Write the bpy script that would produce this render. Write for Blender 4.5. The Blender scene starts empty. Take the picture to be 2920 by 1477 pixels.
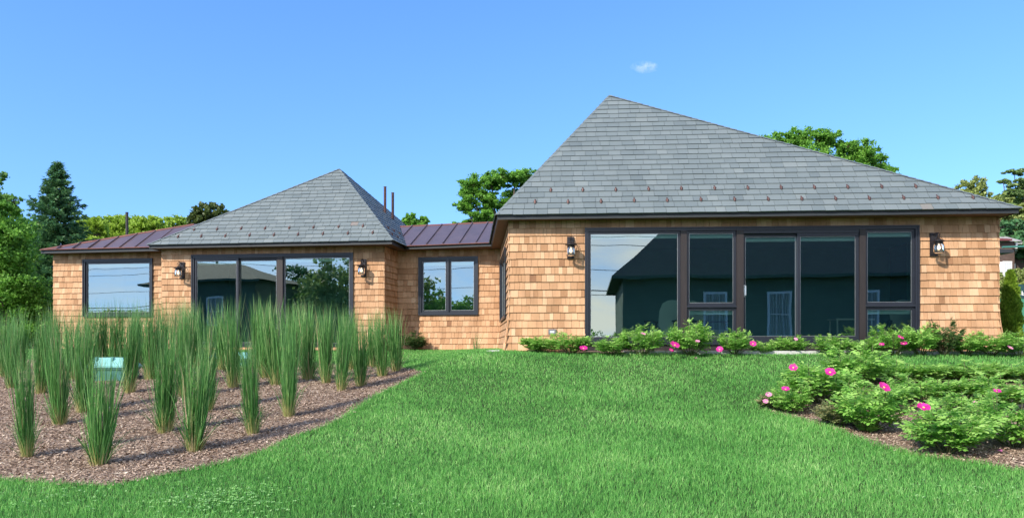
import bpy, math, random
import numpy as np
from mathutils import Vector, Matrix, Euler
random.seed(11); rng = np.random.default_rng(7)
R = math.radians
sc = bpy.context.scene
col = sc.collection

# ------------------------------------------------------------------ camera
F, CX, HZ, EZ = 2100.0, 1460.0, 988.0, 1.6      # focal length, centre column and horizon row in photograph pixels; eye height
cam = bpy.data.cameras.new('camera'); co = bpy.data.objects.new('camera', cam); col.objects.link(co)
co.location = (0, 0, EZ); co.rotation_euler = (R(90), 0, 0)
cam.sensor_width = 36.0; cam.lens = F / 2920 * 36.0
cam.shift_y = (HZ - 738.5) / 2920.0
cam.clip_start = 0.05; cam.clip_end = 6000
sc.camera = co
# ------------------------------------------------------------------ sky, sun, exposure
SUN_EL, SUN_AZ = R(36), R(222)                   # azimuth: clockwise from +y; the sun stands behind and left of the camera
w = bpy.data.worlds.new('World'); sc.world = w; w.use_nodes = True
nt = w.node_tree; nt.nodes.clear()
sky = nt.nodes.new('ShaderNodeTexSky'); sky.sky_type = 'NISHITA'; sky.sun_disc = False
sky.sun_elevation = SUN_EL; sky.sun_rotation = SUN_AZ; sky.air_density = 1.0; sky.dust_density = 0.0; sky.ozone_density = 3.0
hsv = nt.nodes.new('ShaderNodeHueSaturation'); hsv.inputs['Saturation'].default_value = 1.20; hsv.inputs['Hue'].default_value = .505
tc = nt.nodes.new('ShaderNodeTexCoord'); mp = nt.nodes.new('ShaderNodeMapping'); mp.inputs['Scale'].default_value = (1.3, 1.3, 5)
nz = nt.nodes.new('ShaderNodeTexNoise'); nz.inputs['Scale'].default_value = 2.6; nz.inputs['Detail'].default_value = 9; nz.inputs['Roughness'].default_value = .58
rp = nt.nodes.new('ShaderNodeValToRGB'); rp.color_ramp.elements[0].position = .28; rp.color_ramp.elements[1].position = .68
sx = nt.nodes.new('ShaderNodeSeparateXYZ')
mr = nt.nodes.new('ShaderNodeMapRange'); mr.inputs['From Min'].default_value = .05; mr.inputs['From Max'].default_value = -.45   # clouds stand behind the camera
mu = nt.nodes.new('ShaderNodeMath'); mu.operation = 'MULTIPLY'
mx = nt.nodes.new('ShaderNodeMix'); mx.data_type = 'RGBA'; mx.inputs['B'].default_value = (6.0, 5.9, 5.5, 1)
bg = nt.nodes.new('ShaderNodeBackground'); bg.inputs['Strength'].default_value = 0.15
wo = nt.nodes.new('ShaderNodeOutputWorld')
L = nt.links.new
sm = nt.nodes.new('ShaderNodeMapping'); sm.vector_type = 'POINT'; sm.inputs['Location'].default_value = (0, 0, .16); sm.inputs['Scale'].default_value = (1, 1, .80)
sn = nt.nodes.new('ShaderNodeVectorMath'); sn.operation = 'NORMALIZE'; L(tc.outputs['Generated'], sm.inputs[0]); L(sm.outputs[0], sn.inputs[0]); L(sn.outputs[0], sky.inputs['Vector'])
L(sky.outputs[0], hsv.inputs['Color']); L(tc.outputs['Generated'], mp.inputs[0]); L(mp.outputs[0], nz.inputs['Vector'])
L(nz.outputs['Fac'], rp.inputs[0]); L(tc.outputs['Generated'], sx.inputs[0]); L(sx.outputs['Y'], mr.inputs['Value'])
L(rp.outputs[0], mu.inputs[0]); L(mr.outputs[0], mu.inputs[1]); L(mu.outputs[0], mx.inputs['Factor'])
L(hsv.outputs[0], mx.inputs['A']); L(mx.outputs['Result'], bg.inputs[0]); L(bg.outputs[0], wo.inputs[0])
sl = bpy.data.lights.new('sun', 'SUN'); so = bpy.data.objects.new('sun', sl); col.objects.link(so)
sl.energy = 2.9; sl.angle = R(1.0); sl.color = (1.0, .92, .78)
sd = Vector((math.sin(SUN_AZ) * math.cos(SUN_EL), math.cos(SUN_AZ) * math.cos(SUN_EL), math.sin(SUN_EL)))
so.rotation_euler = sd.to_track_quat('Z', 'Y').to_euler(); so.location = (-20, -20, 30)
sc.view_settings.view_transform = 'Standard'; sc.view_settings.look = 'None'
sc.view_settings.exposure = 1.1; sc.view_settings.gamma = 1
sc.cycles.max_bounces = 8; sc.cycles.transparent_max_bounces = 16; sc.cycles.caustics_reflective = False; sc.cycles.caustics_refractive = False
sc.cycles.use_denoising = True; sc.cycles.volume_bounces = 6

# ------------------------------------------------------------------ helpers
def tag(o, label=None, cat=None, group=None, kind=None):
    if label: o['label'] = label
    if cat: o['category'] = cat
    if group: o['group'] = group
    if kind: o['kind'] = kind
    return o
def empty(name, loc=(0, 0, 0), rz=0, parent=None):
    o = bpy.data.objects.new(name, None); col.objects.link(o); o.location = loc; o.rotation_euler = (0, 0, rz)
    o.empty_display_size = .2
    if parent: o.parent = parent
    return o
def np_mesh(name, V, faces, mat, attr=None, parent=None, smooth=False, mats=None, midx=None):
    """V (n,3); faces: list of int arrays (m,k) of equal k each; attr: dict name -> per-face floats"""
    me = bpy.data.meshes.new(name)
    V = np.asarray(V, dtype=np.float32); me.vertices.add(len(V)); me.vertices.foreach_set('co', V.ravel())
    fl = [np.asarray(f, dtype=np.int32) for f in faces if len(f)]
    loops = np.concatenate([f.ravel() for f in fl]); tot = np.concatenate([np.full(len(f), f.shape[1], dtype=np.int32) for f in fl])
    start = np.concatenate([[0], np.cumsum(tot)[:-1]]).astype(np.int32)
    me.loops.add(len(loops)); me.loops.foreach_set('vertex_index', loops)
    me.polygons.add(len(tot)); me.polygons.foreach_set('loop_start', start)
    try: me.polygons.foreach_set('loop_total', tot)
    except Exception: pass
    if smooth: me.polygons.foreach_set('use_smooth', np.ones(len(tot), dtype=bool))
    if attr:
        for k, a in attr.items():
            at = me.attributes.new(k, 'FLOAT', 'FACE'); at.data.foreach_set('value', np.asarray(a, dtype=np.float32))
    for m in (mats or [mat]): me.materials.append(m)
    if midx is not None: me.polygons.foreach_set('material_index', np.asarray(midx, dtype=np.int32))
    me.update(calc_edges=True); me.validate()
    o = bpy.data.objects.new(name, me); col.objects.link(o)
    if parent: o.parent = parent
    return o
class MB:
    def __init__(s): s.v = []; s.f = []; s.r = []; s.q = []
    def face(s, pts, r=0., q=0.):
        i = len(s.v); s.v += [tuple(p) for p in pts]; s.f.append(tuple(range(i, i + len(pts)))); s.r.append(r); s.q.append(q)
    def mesh(s, pts, faces, r=0., q=0.):
        i = len(s.v); s.v += [tuple(p) for p in pts]
        for f in faces: s.f.append(tuple(i + k for k in f)); s.r.append(r); s.q.append(q)
    def hexa(s, p, r=0., q=0.):      # p: 8 points, bottom 4 then top 4, same order
        s.mesh(p, [(3, 2, 1, 0), (4, 5, 6, 7), (0, 1, 5, 4), (1, 2, 6, 5), (2, 3, 7, 6), (3, 0, 4, 7)], r, q)
    def box(s, a, b, r=0., q=0.):
        x0, y0, z0 = a; x1, y1, z1 = b
        s.hexa([(x0, y0, z0), (x1, y0, z0), (x1, y1, z0), (x0, y1, z0), (x0, y0, z1), (x1, y0, z1), (x1, y1, z1), (x0, y1, z1)], r, q)
    def tube(s, pts, rad, n=8, r=0., cap=True):
        pts = [Vector(p) for p in pts]; rad = rad if hasattr(rad, '__len__') else [rad] * len(pts)
        base = len(s.v)
        for i, p in enumerate(pts):
            d = (pts[min(i + 1, len(pts) - 1)] - pts[max(i - 1, 0)]).normalized()
            a = d.orthogonal().normalized() if i == 0 else (a - d * a.dot(d)).normalized()
            b = d.cross(a)
            for k in range(n):
                t = 2 * math.pi * k / n; s.v.append(tuple(p + (a * math.cos(t) + b * math.sin(t)) * rad[i]))
        for i in range(len(pts) - 1):
            for k in range(n):
                k2 = (k + 1) % n
                s.f.append((base + i * n + k, base + i * n + k2, base + (i + 1) * n + k2, base + (i + 1) * n + k)); s.r.append(r); s.q.append(0)
        if cap:
            s.f.append(tuple(base + k for k in range(n))[::-1]); s.f.append(tuple(base + (len(pts) - 1) * n + k for k in range(n))); s.r += [r, r]; s.q += [0, 0]
    def lathe(s, prof, c=(0, 0, 0), n=20, r=0.):
        base = len(s.v)
        for (rr, z) in prof:
            for k in range(n):
                t = 2 * math.pi * k / n; s.v.append((c[0] + rr * math.cos(t), c[1] + rr * math.sin(t), c[2] + z))
        for i in range(len(prof) - 1):
            for k in range(n):
                k2 = (k + 1) % n
                s.f.append((base + i * n + k, base + i * n + k2, base + (i + 1) * n + k2, base + (i + 1) * n + k)); s.r.append(r); s.q.append(0)
    def build(s, name, mat, parent=None, smooth=False):
        me = bpy.data.meshes.new(name); me.from_pydata(s.v, [], s.f); me.materials.append(mat)
        for k, a in (('r', s.r), ('q', s.q)):
            at = me.attributes.new(k, 'FLOAT', 'FACE'); at.data.foreach_set('value', np.array(a, dtype=np.float32))
        if smooth: me.polygons.foreach_set('use_smooth', np.ones(len(me.polygons), dtype=bool))
        me.update(); o = bpy.data.objects.new(name, me); col.objects.link(o)
        if parent: o.parent = parent
        return o
# rays through the photograph turned into real positions
def at(px, py, D): return Vector(((px - CX) / F * D, D, EZ + (HZ - py) / F * D))
def on_z(px, py, h): D = h * F / (HZ - py); return at(px, py, D)         # h: height above the eye
def on_plane(px, py, p, n):
    d = Vector(((px - CX) / F, 1, (HZ - py) / F)); o = Vector((0, 0, EZ)); t = (Vector(p) - o).dot(n) / d.dot(n); return o + d * t

# ------------------------------------------------------------------ materials
def mat(name, base=(.5, .5, .5), rough=.6, metal=0., spec=.5, bump=None, ramp=None, attr=None, noise=None, transl=0., mottled=None, emit=None, coat=0):
    m = bpy.data.materials.new(name); m.use_nodes = True; nt = m.node_tree; N = nt.nodes; L = nt.links.new
    b = N['Principled BSDF']; b.inputs['Roughness'].default_value = rough; b.inputs['Metallic'].default_value = metal
    b.inputs['Specular IOR Level'].default_value = spec; b.inputs['Base Color'].default_value = (*base, 1)
    if coat: b.inputs['Coat Weight'].default_value = coat; b.inputs['Coat Roughness'].default_value = .15
    tc = N.new('ShaderNodeTexCoord'); out = None
    def nnode(scale, detail=4, vec=None):
        mp = N.new('ShaderNodeMapping'); mp.inputs['Scale'].default_value = scale if hasattr(scale, '__len__') else (scale,) * 3
        L(tc.outputs['Object'], mp.inputs[0]); n = N.new('ShaderNodeTexNoise'); n.inputs['Scale'].default_value = 1; n.inputs['Detail'].default_value = detail
        n.inputs['Roughness'].default_value = .6; L(mp.outputs[0], n.inputs['Vector']); return n.outputs['Fac']
    if ramp:
        r = N.new('ShaderNodeValToRGB'); cr = r.color_ramp
        while len(cr.elements) < len(ramp): cr.elements.new(.5)
        for e, (p, c) in zip(cr.elements, ramp): e.position = p; e.color = (*c, 1)
        if attr:
            a = N.new('ShaderNodeAttribute'); a.attribute_name = attr; src = a.outputs['Fac']
            if noise:
                ad = N.new('ShaderNodeMath'); ad.operation = 'MULTIPLY_ADD'; ad.inputs[1].default_value = noise[1]; ad.inputs[2].default_value = -noise[1] * .5
                L(nnode(noise[0]), ad.inputs[0]); a2 = N.new('ShaderNodeMath'); a2.operation = 'ADD'; L(src, a2.inputs[0]); L(ad.outputs[0], a2.inputs[1]); src = a2.outputs[0]
        else: src = nnode(noise[0] if noise else 3)
        L(src, r.inputs[0]); out = r.outputs[0]
    if mottled:       # (scale, amount): lightness mottling of the surface itself
        mm = N.new('ShaderNodeMapRange'); mm.inputs['From Min'].default_value = .25; mm.inputs['From Max'].default_value = .75
        mm.inputs['To Min'].default_value = 1 - mottled[1]; mm.inputs['To Max'].default_value = 1 + mottled[1]
        L(nnode(mottled[0], 6), mm.inputs['Value']); h = N.new('ShaderNodeHueSaturation')
        if out: L(out, h.inputs['Color'])
        else: h.inputs['Color'].default_value = (*base, 1)
        L(mm.outputs[0], h.inputs['Value']); out = h.outputs[0]
    if out: L(out, b.inputs['Base Color'])
    if bump:
        bp = N.new('ShaderNodeBump'); bp.inputs['Strength'].default_value = bump[1]; bp.inputs['Distance'].default_value = bump[2] if len(bump) > 2 else .01
        L(nnode(bump[0], 5), bp.inputs['Height']); L(bp.outputs[0], b.inputs['Normal'])
    if transl:
        t = N.new('ShaderNodeBsdfTranslucent'); t.inputs['Color'].default_value = (*base, 1)
        if out: L(out, t.inputs['Color'])
        s = N.new('ShaderNodeMixShader'); s.inputs[0].default_value = transl; L(b.outputs[0], s.inputs[1]); L(t.outputs[0], s.inputs[2])
        L(s.outputs[0], N['Material Output'].inputs[0])
    if emit: b.inputs['Emission Color'].default_value = (*emit[0], 1); b.inputs['Emission Strength'].default_value = emit[1]
    return m
M = {}
M['cedar'] = mat('cedar_shingle', rough=.75, spec=.25, ramp=[(0, (.24, .12, .065)), (.22, (.37, .20, .105)), (.58, (.50, .29, .165)), (1, (.64, .42, .265))], attr='r',
                 noise=((55, 55, 5), .40), mottled=((3.4, 3.4, 1.1), .20), bump=((120, 120, 8), .35, .003))
M['cedar_dark'] = mat('cedar_backing', (.10, .055, .03), .9)
M['slate'] = mat('roof_slate', rough=.55, spec=.4, ramp=[(0, (.112, .138, .150)), (.35, (.134, .162, .173)), (.70, (.156, .184, .194)), (.90, (.178, .203, .208)), (.94, (.185, .185, .172)), (1, (.195, .165, .155))],
                 attr='r', noise=((5, 5, 5), .10), mottled=((1.1, 1.1, 1.1), .07), bump=((40, 40, 40), .25, .004))
M['copper'] = mat('aged_copper', rough=.34, metal=.6, ramp=[(.3, (.19, .135, .135)), (.55, (.225, .155, .155)), (.8, (.27, .18, .165))], noise=((1.2, 1.2, 1.2), 0), mottled=((6, 6, 6), .10))
M['copper_edge'] = mat('copper_flashing', rough=.4, metal=.6, ramp=[(.3, (.34, .13, .08)), (.7, (.52, .21, .12))], noise=((4, 4, 4), 0))
M['copper_bright'] = mat('copper_fitting', rough=.5, metal=.4, ramp=[(.3, (.06, .028, .028)), (.7, (.10, .048, .044))], noise=((9, 9, 9), 0))
M['bronze'] = mat('dark_bronze_frame', (.017, .020, .031), .36, spec=.6, mottled=((3, 3, 3), .12))
M['post'] = mat('dark_brown_post', (.024, .018, .019), .5, mottled=((20, 20, 2), .25), bump=((60, 60, 4), .2, .003))
M['fascia'] = mat('dark_fascia', (.026, .030, .036), .5, mottled=((2, 2, 2), .15))
M['soffit'] = mat('stained_soffit', (.13, .062, .035), .7, mottled=((3, 30, 3), .25))
M['spacer'] = mat('aluminium_spacer', (.62, .62, .60), .35, metal=.8)
M['chrome'] = mat('brushed_handle', (.75, .74, .70), .3, metal=.9)
M['shade'] = mat('roller_shade', (.86, .90, .88), .8)
M['room'] = mat('room_wall', (.26, .38, .35), .8, mottled=((1.5, 1.5, 1.5), .1))
M['roomfloor'] = mat('room_floor', (.10, .085, .07), .4)
M['fabric'] = mat('cream_upholstery', (.80, .78, .70), .85, bump=((90, 90, 90), .2, .003))
M['darkwood'] = mat('dark_wood', (.05, .035, .025), .45)
M['black'] = mat('black_metal', (.028, .024, .028), .42, metal=.3, bump=((40, 40, 40), .1, .002))
M['bulb'] = mat('frosted_bulb', (.9, .85, .75), .5, emit=((1, .80, .52), .9))
M['greybox'] = mat('grey_plastic', (.15, .15, .17), .5)
M['greyglass'] = mat('milky_cover', (.55, .57, .60), .3)
M['teal'] = mat('teal_plastic', (.05, .17, .165), .5, mottled=((5, 5, 5), .12))
M['teal_lid'] = mat('pale_teal_plastic', (.20, .48, .48), .4, mottled=((7, 7, 7), .12))
M['white'] = mat('white_paint', (.78, .78, .76), .6)
M['stone'] = mat('pale_paving', rough=.8, ramp=[(.3, (.42, .42, .42)), (.7, (.62, .62, .61))], noise=((6, 6, 6), 0), bump=((30, 30, 30), .3, .004))
M['ground'] = mat('lawn_soil', rough=1, spec=.1, ramp=[(.35, (.030, .052, .018)), (.6, (.045, .085, .028)), (.8, (.07, .09, .04))], noise=((3, 3, 3), 0), bump=((30, 30, 30), .6, .02))
M['mulch'] = mat('mulch_bed', rough=1, spec=.1, ramp=[(.25, (.14, .09, .065)), (.5, (.27, .195, .15)), (.75, (.42, .32, .25))], noise=((26, 26, 26), 0), mottled=((1.3, 1.3, 1.3), .22), bump=((70, 70, 70), 1, .02))
M['chip'] = mat('wood_chip', rough=.95, spec=.1, ramp=[(0, (.16, .10, .075)), (.35, (.34, .245, .19)), (.75, (.50, .385, .305)), (1, (.72, .61, .48))], attr='r', noise=((1.2, 1.2, 1.2), .25))
M['lawn'] = mat('lawn_blade', rough=.55, spec=.3, ramp=[(0, (.060, .21, .045)), (.35, (.135, .42, .085)), (.72, (.27, .60, .15)), (1, (.56, .82, .33))], attr='r', noise=((.7, .7, .7), 1.0), transl=.42)
M['reed'] = mat('reed_blade', rough=.5, spec=.35, ramp=[(0, (.035, .12, .030)), (.40, (.095, .27, .065)), (.75, (.23, .46, .14)), (.94, (.46, .58, .27)), (1, (.50, .42, .24))], attr='r', transl=.35)
M['straw'] = mat('reed_straw', rough=.8, ramp=[(0, (.24, .30, .08)), (.5, (.45, .42, .16)), (1, (.62, .50, .30))], attr='r', transl=.2)
def leafm(name, a, b, c, t=.42): return mat(name, rough=.5, spec=.35, ramp=[(0, a), (.5, b), (1, c)], attr='r', noise=((.9, .9, .9), .25), transl=t)
M['clover'] = leafm('clover_leaf', (.15, .38, .09), (.26, .54, .16), (.42, .68, .28))
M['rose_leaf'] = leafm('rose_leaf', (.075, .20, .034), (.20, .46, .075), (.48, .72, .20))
M['rose_leaf_dark'] = leafm('rose_leaf_dark', (.022, .055, .018), (.055, .12, .032), (.12, .20, .06))
M['rose_leaf_pale'] = leafm('rose_leaf_pale', (.09, .12, .05), (.20, .25, .10), (.42, .38, .18))
M['petal'] = mat('rose_petal', rough=.6, ramp=[(0, (.50, .008, .20)), (1, (.80, .035, .40))], attr='r', transl=.25)
M['petal_pale'] = mat('rose_petal_pale', rough=.6, ramp=[(0, (.60, .16, .38)), (1, (.80, .38, .58))], attr='r', transl=.25)
M['pollen'] = mat('rose_pollen', (.75, .55, .12), .8)
M['stem'] = mat('green_stem', (.10, .12, .045), .7)
M['bark'] = mat('bark', rough=.9, ramp=[(.3, (.06, .045, .035)), (.7, (.14, .11, .085))], noise=((9, 9, 2), 0), bump=((14, 14, 3), .8, .03))
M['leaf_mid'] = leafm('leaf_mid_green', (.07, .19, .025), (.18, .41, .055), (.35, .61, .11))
M['leaf_fresh'] = leafm('leaf_fresh_green', (.08, .19, .04), (.16, .34, .07), (.30, .50, .14))
M['leaf_lime'] = leafm('leaf_yellow_green', (.20, .33, .03), (.34, .50, .06), (.48, .62, .13))
M['leaf_olive'] = leafm('leaf_olive_brown', (.045, .075, .02), (.095, .14, .035), (.18, .22, .065))
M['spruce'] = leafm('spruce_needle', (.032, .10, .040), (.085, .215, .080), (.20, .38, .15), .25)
M['pine'] = leafm('pine_needle', (.11, .19, .06), (.22, .34, .11), (.40, .52, .20), .4)
M['pine_pale'] = leafm('pale_needle', (.17, .22, .06), (.34, .41, .12), (.52, .58, .22), .4)
M['arbor'] = leafm('arborvitae_scale', (.10, .19, .015), (.20, .34, .03), (.36, .50, .07), .35)
M['brown_shingle'] = mat('brown_shingle', rough=.85, ramp=[(.3, (.07, .045, .038)), (.7, (.13, .085, .07))], noise=((3, 3, 14), 0))
M['grey_roof'] = mat('weathered_roof', rough=.85, ramp=[(.3, (.26, .25, .25)), (.7, (.38, .36, .36))], noise=((2, 2, 9), 0))
M['dark_roof'] = mat('dark_roof_shingle', rough=.85, ramp=[(.3, (.03, .05, .045)), (.7, (.07, .10, .09))], noise=((3, 3, 22), 0))
M['dark_siding'] = mat('dark_green_siding', rough=.8, ramp=[(.3, (.05, .090, .068)), (.7, (.09, .14, .105))], noise=((.5, .5, 16), 0))
M['red_metal'] = mat('dark_red_metal', (.16, .035, .045), .5)
M['court_green'] = mat('green_windscreen', (.06, .24, .155), .8, mottled=((2, 2, 2), .15))
M['court_banner'] = mat('dark_teal_banner', (.012, .055, .065), .7)
M['rail'] = mat('teal_rail', (.05, .20, .16), .5)
M['cable'] = mat('black_cable', (.03, .03, .03), .6)
M['curtain'] = mat('sheer_curtain', (.34, .36, .34), .9)
# window glass: a coated pane that mirrors what stands before it and lets some light through
def glass(name, fac, refl, thru):
    m = bpy.data.materials.new(name); m.use_nodes = True; nt = m.node_tree; N = nt.nodes; L = nt.links.new
    N.remove(N['Principled BSDF'])
    g = N.new('ShaderNodeBsdfGlossy'); g.inputs['Roughness'].default_value = .0; g.inputs['Color'].default_value = (*refl, 1)
    t = N.new('ShaderNodeBsdfTransparent'); t.inputs['Color'].default_value = (*thru, 1)
    f = N.new('ShaderNodeFresnel'); f.inputs['IOR'].default_value = 1.5
    a = N.new('ShaderNodeMath'); a.operation = 'ADD'; a.inputs[1].default_value = fac; a.use_clamp = True; L(f.outputs[0], a.inputs[0])
    x = N.new('ShaderNodeMixShader'); L(a.outputs[0], x.inputs[0]); L(t.outputs[0], x.inputs[1]); L(g.outputs[0], x.inputs[2])
    tc = N.new('ShaderNodeTexCoord'); n = N.new('ShaderNodeTexNoise'); n.inputs['Scale'].default_value = 1.1; n.inputs['Detail'].default_value = 1
    L(tc.outputs['Object'], n.inputs['Vector']); bp = N.new('ShaderNodeBump'); bp.inputs['Strength'].default_value = .06; bp.inputs['Distance'].default_value = .02
    L(n.outputs['Fac'], bp.inputs['Height']); L(bp.outputs[0], g.inputs['Normal']); L(x.outputs[0], N['Material Output'].inputs[0]); return m
M['glass'] = glass('window_glass', .31, (.84, .95, .92), (.68, .93, .84))
M['globe'] = glass('lantern_glass', .06, (1, 1, 1), (.90, .90, .90))

# ------------------------------------------------------------------ terrain
DP = [-300, -40, -6, 0, 4, 6.2, 8, 9, 10.5, 12, 13.5, 14.6, 15.8, 18, 400]
ZR = [-2.2, -2.1, -1.85, -1.72, -1.60, -1.45, -1.25, -1.14, -.95, -.69, -.39, -.17, -.090, -.085, -.3]
ZL = [-2.2, -2.1, -1.85, -1.72, -1.60, -1.45, -1.25, -1.14, -.95, -.73, -.57, -.47, -.39, -.22, -.22]
DL2 = [-300, -40, -6, 0, 4, 6.2, 8, 9, 10.5, 12, 13.5, 14.6, 15.8, 18, 20, 21, 400]
ZL2 = ZL[:-1] + [-.11, -.09, -.3]
def terrain(x, y):
    x = np.asarray(x, float); y = np.asarray(y, float)
    t = np.clip((-.3 - x) / 2.6, 0, 1); t = t * t * (3 - 2 * t)
    a = np.interp(y, DP, ZR); b = np.interp(y, DL2, ZL2)
    return EZ + a * (1 - t) + b * t + .012 * np.sin(x * 1.7 + y) * np.sin(y * 1.3)
def ground(px, py):
    d = (px - CX) / F; lo, hi = 3.0, 60.0
    for D in np.arange(3, 60, .05):
        if EZ + (HZ - py) / F * D <= float(terrain(d * D, D)): hi = D; break
    D = hi; return Vector((d * D, D, float(terrain(d * D, D))))
def grid_mesh(name, xs, ys, zf, mat, keep=None):
    X, Y = np.meshgrid(xs, ys); Z = zf(X, Y); V = np.stack([X.ravel(), Y.ravel(), Z.ravel()], 1)
    nx = len(xs); i, j = np.meshgrid(np.arange(len(xs) - 1), np.arange(len(ys) - 1)); a = (j * nx + i).ravel()
    Fq = np.stack([a, a + 1, a + nx + 1, a + nx], 1)
    if keep is not None: Fq = Fq[keep(V[Fq].mean(1))]
    if keep is not None:
        u, inv = np.unique(Fq, return_inverse=True); V = V[u]; Fq = inv.reshape(Fq.shape)
    return np_mesh(name, V, [Fq], mat, smooth=True)
xs = np.concatenate([-np.geomspace(3000, 18, 22), np.arange(-17.6, 17.7, .4), np.geomspace(18, 3000, 22)])
ys = np.concatenate([-np.geomspace(3000, 12, 20), np.arange(-11.5, 26, .4), np.geomspace(26.5, 3000, 24)])
tag(grid_mesh('ground', xs, ys, terrain, M['ground']), kind='structure')
def inpoly(P, x, y):
    x = np.asarray(x); y = np.asarray(y); c = np.zeros(x.shape, bool); n = len(P)
    for i in range(n):
        x0, y0 = P[i]; x1, y1 = P[(i + 1) % n]
        if y0 == y1: continue
        k = ((y0 > y) != (y1 > y)) & (x < (x1 - x0) * (y - y0) / (y1 - y0) + x0); c ^= k
    return c
def smooth_poly(P, n=3):
    for _ in range(n):
        Q = []
        for i in range(len(P)):
            a = P[i]; b = P[(i + 1) % len(P)]; Q += [(a[0] * .75 + b[0] * .25, a[1] * .75 + b[1] * .25), (a[0] * .25 + b[0] * .75, a[1] * .25 + b[1] * .75)]
        P = Q
    return P
def pxpoly(pts): return [tuple(ground(a, b)[:2]) for a, b in pts]
bedL = smooth_poly(pxpoly([(0, 1373), (112, 1381), (233, 1391), (335, 1387), (466, 1362), (629, 1329), (745, 1296), (838, 1249), (932, 1221), (1025, 1165), (1085, 1124), (1165, 1085), (1215, 1066), (1170, 1053), (1090, 1046), (900, 1036), (600, 1030), (300, 1028), (0, 1028)]) + [(-14, 17), (-14, 9), (-8, 7.0)], 2)
bedR = smooth_poly(pxpoly([(2168, 1160), (2195, 1179), (2283, 1202), (2363, 1222), (2443, 1260), (2553, 1292), (2664, 1314), (2797, 1328), (2920, 1357)]) + [(7.5, 7.0), (12, 8.5), (12, 13.2), (9.0, 13.0)] + pxpoly([(2700, 1068), (2450, 1080), (2300, 1110), (2200, 1140)]), 2)
bx0, bx1 = -14, 0
tag(grid_mesh('mulch', np.arange(-14, 0, .05), np.arange(6.5, 17.5, .05), lambda x, y: terrain(x, y) + .015 + .012 * np.sin(x * 23 + 2 * np.sin(y * 9)) * np.sin(y * 19), M['mulch'],
              lambda c: inpoly(bedL, c[:, 0], c[:, 1])), kind='structure')
tag(grid_mesh('mulch', np.arange(3, 12, .05), np.arange(6.5, 14.5, .05), lambda x, y: terrain(x, y) + .015 + .012 * np.sin(x * 23 + 2 * np.sin(y * 9)) * np.sin(y * 19), M['mulch'],
              lambda c: inpoly(bedR, c[:, 0], c[:, 1])), kind='structure')
bedW = [(.95, 15.1), (10.6, 14.62), (13.5, 14.4), (13.5, 15.0), (10.2, 15.3), (-.1, 15.85)]     # planting strip at the wall foot
tag(grid_mesh('mulch', np.arange(0, 13.6, .06), np.arange(13.9, 16, .06), lambda x, y: terrain(x, y) + .012, M['mulch'], lambda c: inpoly(bedW, c[:, 0], c[:, 1])), kind='structure')
# loose chips on the beds
def chips(x, y):
    n = len(x); z = terrain(x, y) + .02 + rng.random(n) * .02
    L_ = rng.uniform(.010, .032, n); L_[rng.random(n) < .04] *= 1.9; W_ = L_ * rng.uniform(.25, .55, n); a = rng.uniform(0, 6.283, n); t = rng.uniform(-.5, .5, n); s = rng.uniform(-.5, .5, n)
    ux = np.cos(a); uy = np.sin(a); C = np.stack([x, y, z], 1)
    U = np.stack([ux, uy, t], 1) * L_[:, None] / 2; W = np.stack([-uy, ux, s], 1) * W_[:, None] / 2
    V = np.stack([C - U - W, C + U - W, C + U * .8 + W, C - U * .9 + W], 1).reshape(-1, 3)
    return V, np.arange(n * 4).reshape(n, 4), rng.beta(2, 2.2, n)
cx = rng.uniform(-12, 12, 900000); cy = rng.uniform(6.5, 17, 900000)
jx_ = rng.normal(0, .035, (2, len(cx))); k = (inpoly(bedL, cx + jx_[0], cy + jx_[1]) | inpoly(bedR, cx + jx_[0], cy + jx_[1])) & (np.abs(cx) < cy * .72 + .6) & (rng.random(len(cx)) < np.clip(1.35 - cy * .055, .25, 1))
V, Fq, r = chips(cx[k], cy[k]); tag(np_mesh('wood_chips', V, [Fq], M['chip'], {'r': r}), kind='stuff')

# ------------------------------------------------------------------ lawn blades
def blades(x, y, z, h, w_, lean, r, base=.0):
    n = len(x); a = rng.uniform(0, 6.283, n); f = rng.uniform(0, 6.283, n)
    lx = np.cos(f) * lean * h; ly = np.sin(f) * lean * h; wx = np.cos(a) * w_ / 2; wy = np.sin(a) * w_ / 2
    P = np.stack([x, y, z], 1)
    m = P + np.stack([lx * .35, ly * .35, h * .55], 1); t = P + np.stack([lx, ly, h * (1 - lean * .35)], 1)
    W = np.stack([wx, wy, np.zeros(n)], 1)
    V = np.stack([P - W, P + W, m + W * .8, m - W * .8, t], 1).reshape(-1, 3); i = np.arange(n) * 5
    return V, np.stack([i, i + 1, i + 2, i + 3], 1), np.stack([i + 3, i + 2, i + 4], 1), np.concatenate([r, r])
houseP = [(-14.5, 21.3), (-13.4, 21.35), (-9.7, 20.95), (-9.6, 20.3), (-3.45, 19.65), (-3.25, 20.65), (-.33, 20.25), (-.1, 15.75), (10.1, 15.2), (14, 15), (14, 30), (-14.5, 30)]
xx = []; yy = []
Dl = np.arange(4.0, 21.5, .25)
for D in Dl:
    hw = .72 * D + 1.6; rho = np.interp(D, [4, 6.5, 9, 12, 16, 21], [5400, 5400, 3600, 2200, 1200, 700])
    n = int(rho * 2 * hw * .25); xx.append(rng.uniform(-hw, hw, n)); yy.append(rng.uniform(D, D + .25, n))
xx = np.concatenate(xx); yy = np.concatenate(yy)
k = ~(inpoly(bedL, xx, yy) | inpoly(bedR, xx, yy) | inpoly(houseP, xx, yy) | inpoly(bedW, xx, yy)) & (xx > -15); xx = xx[k]; yy = yy[k]
nf_ = 0
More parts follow.
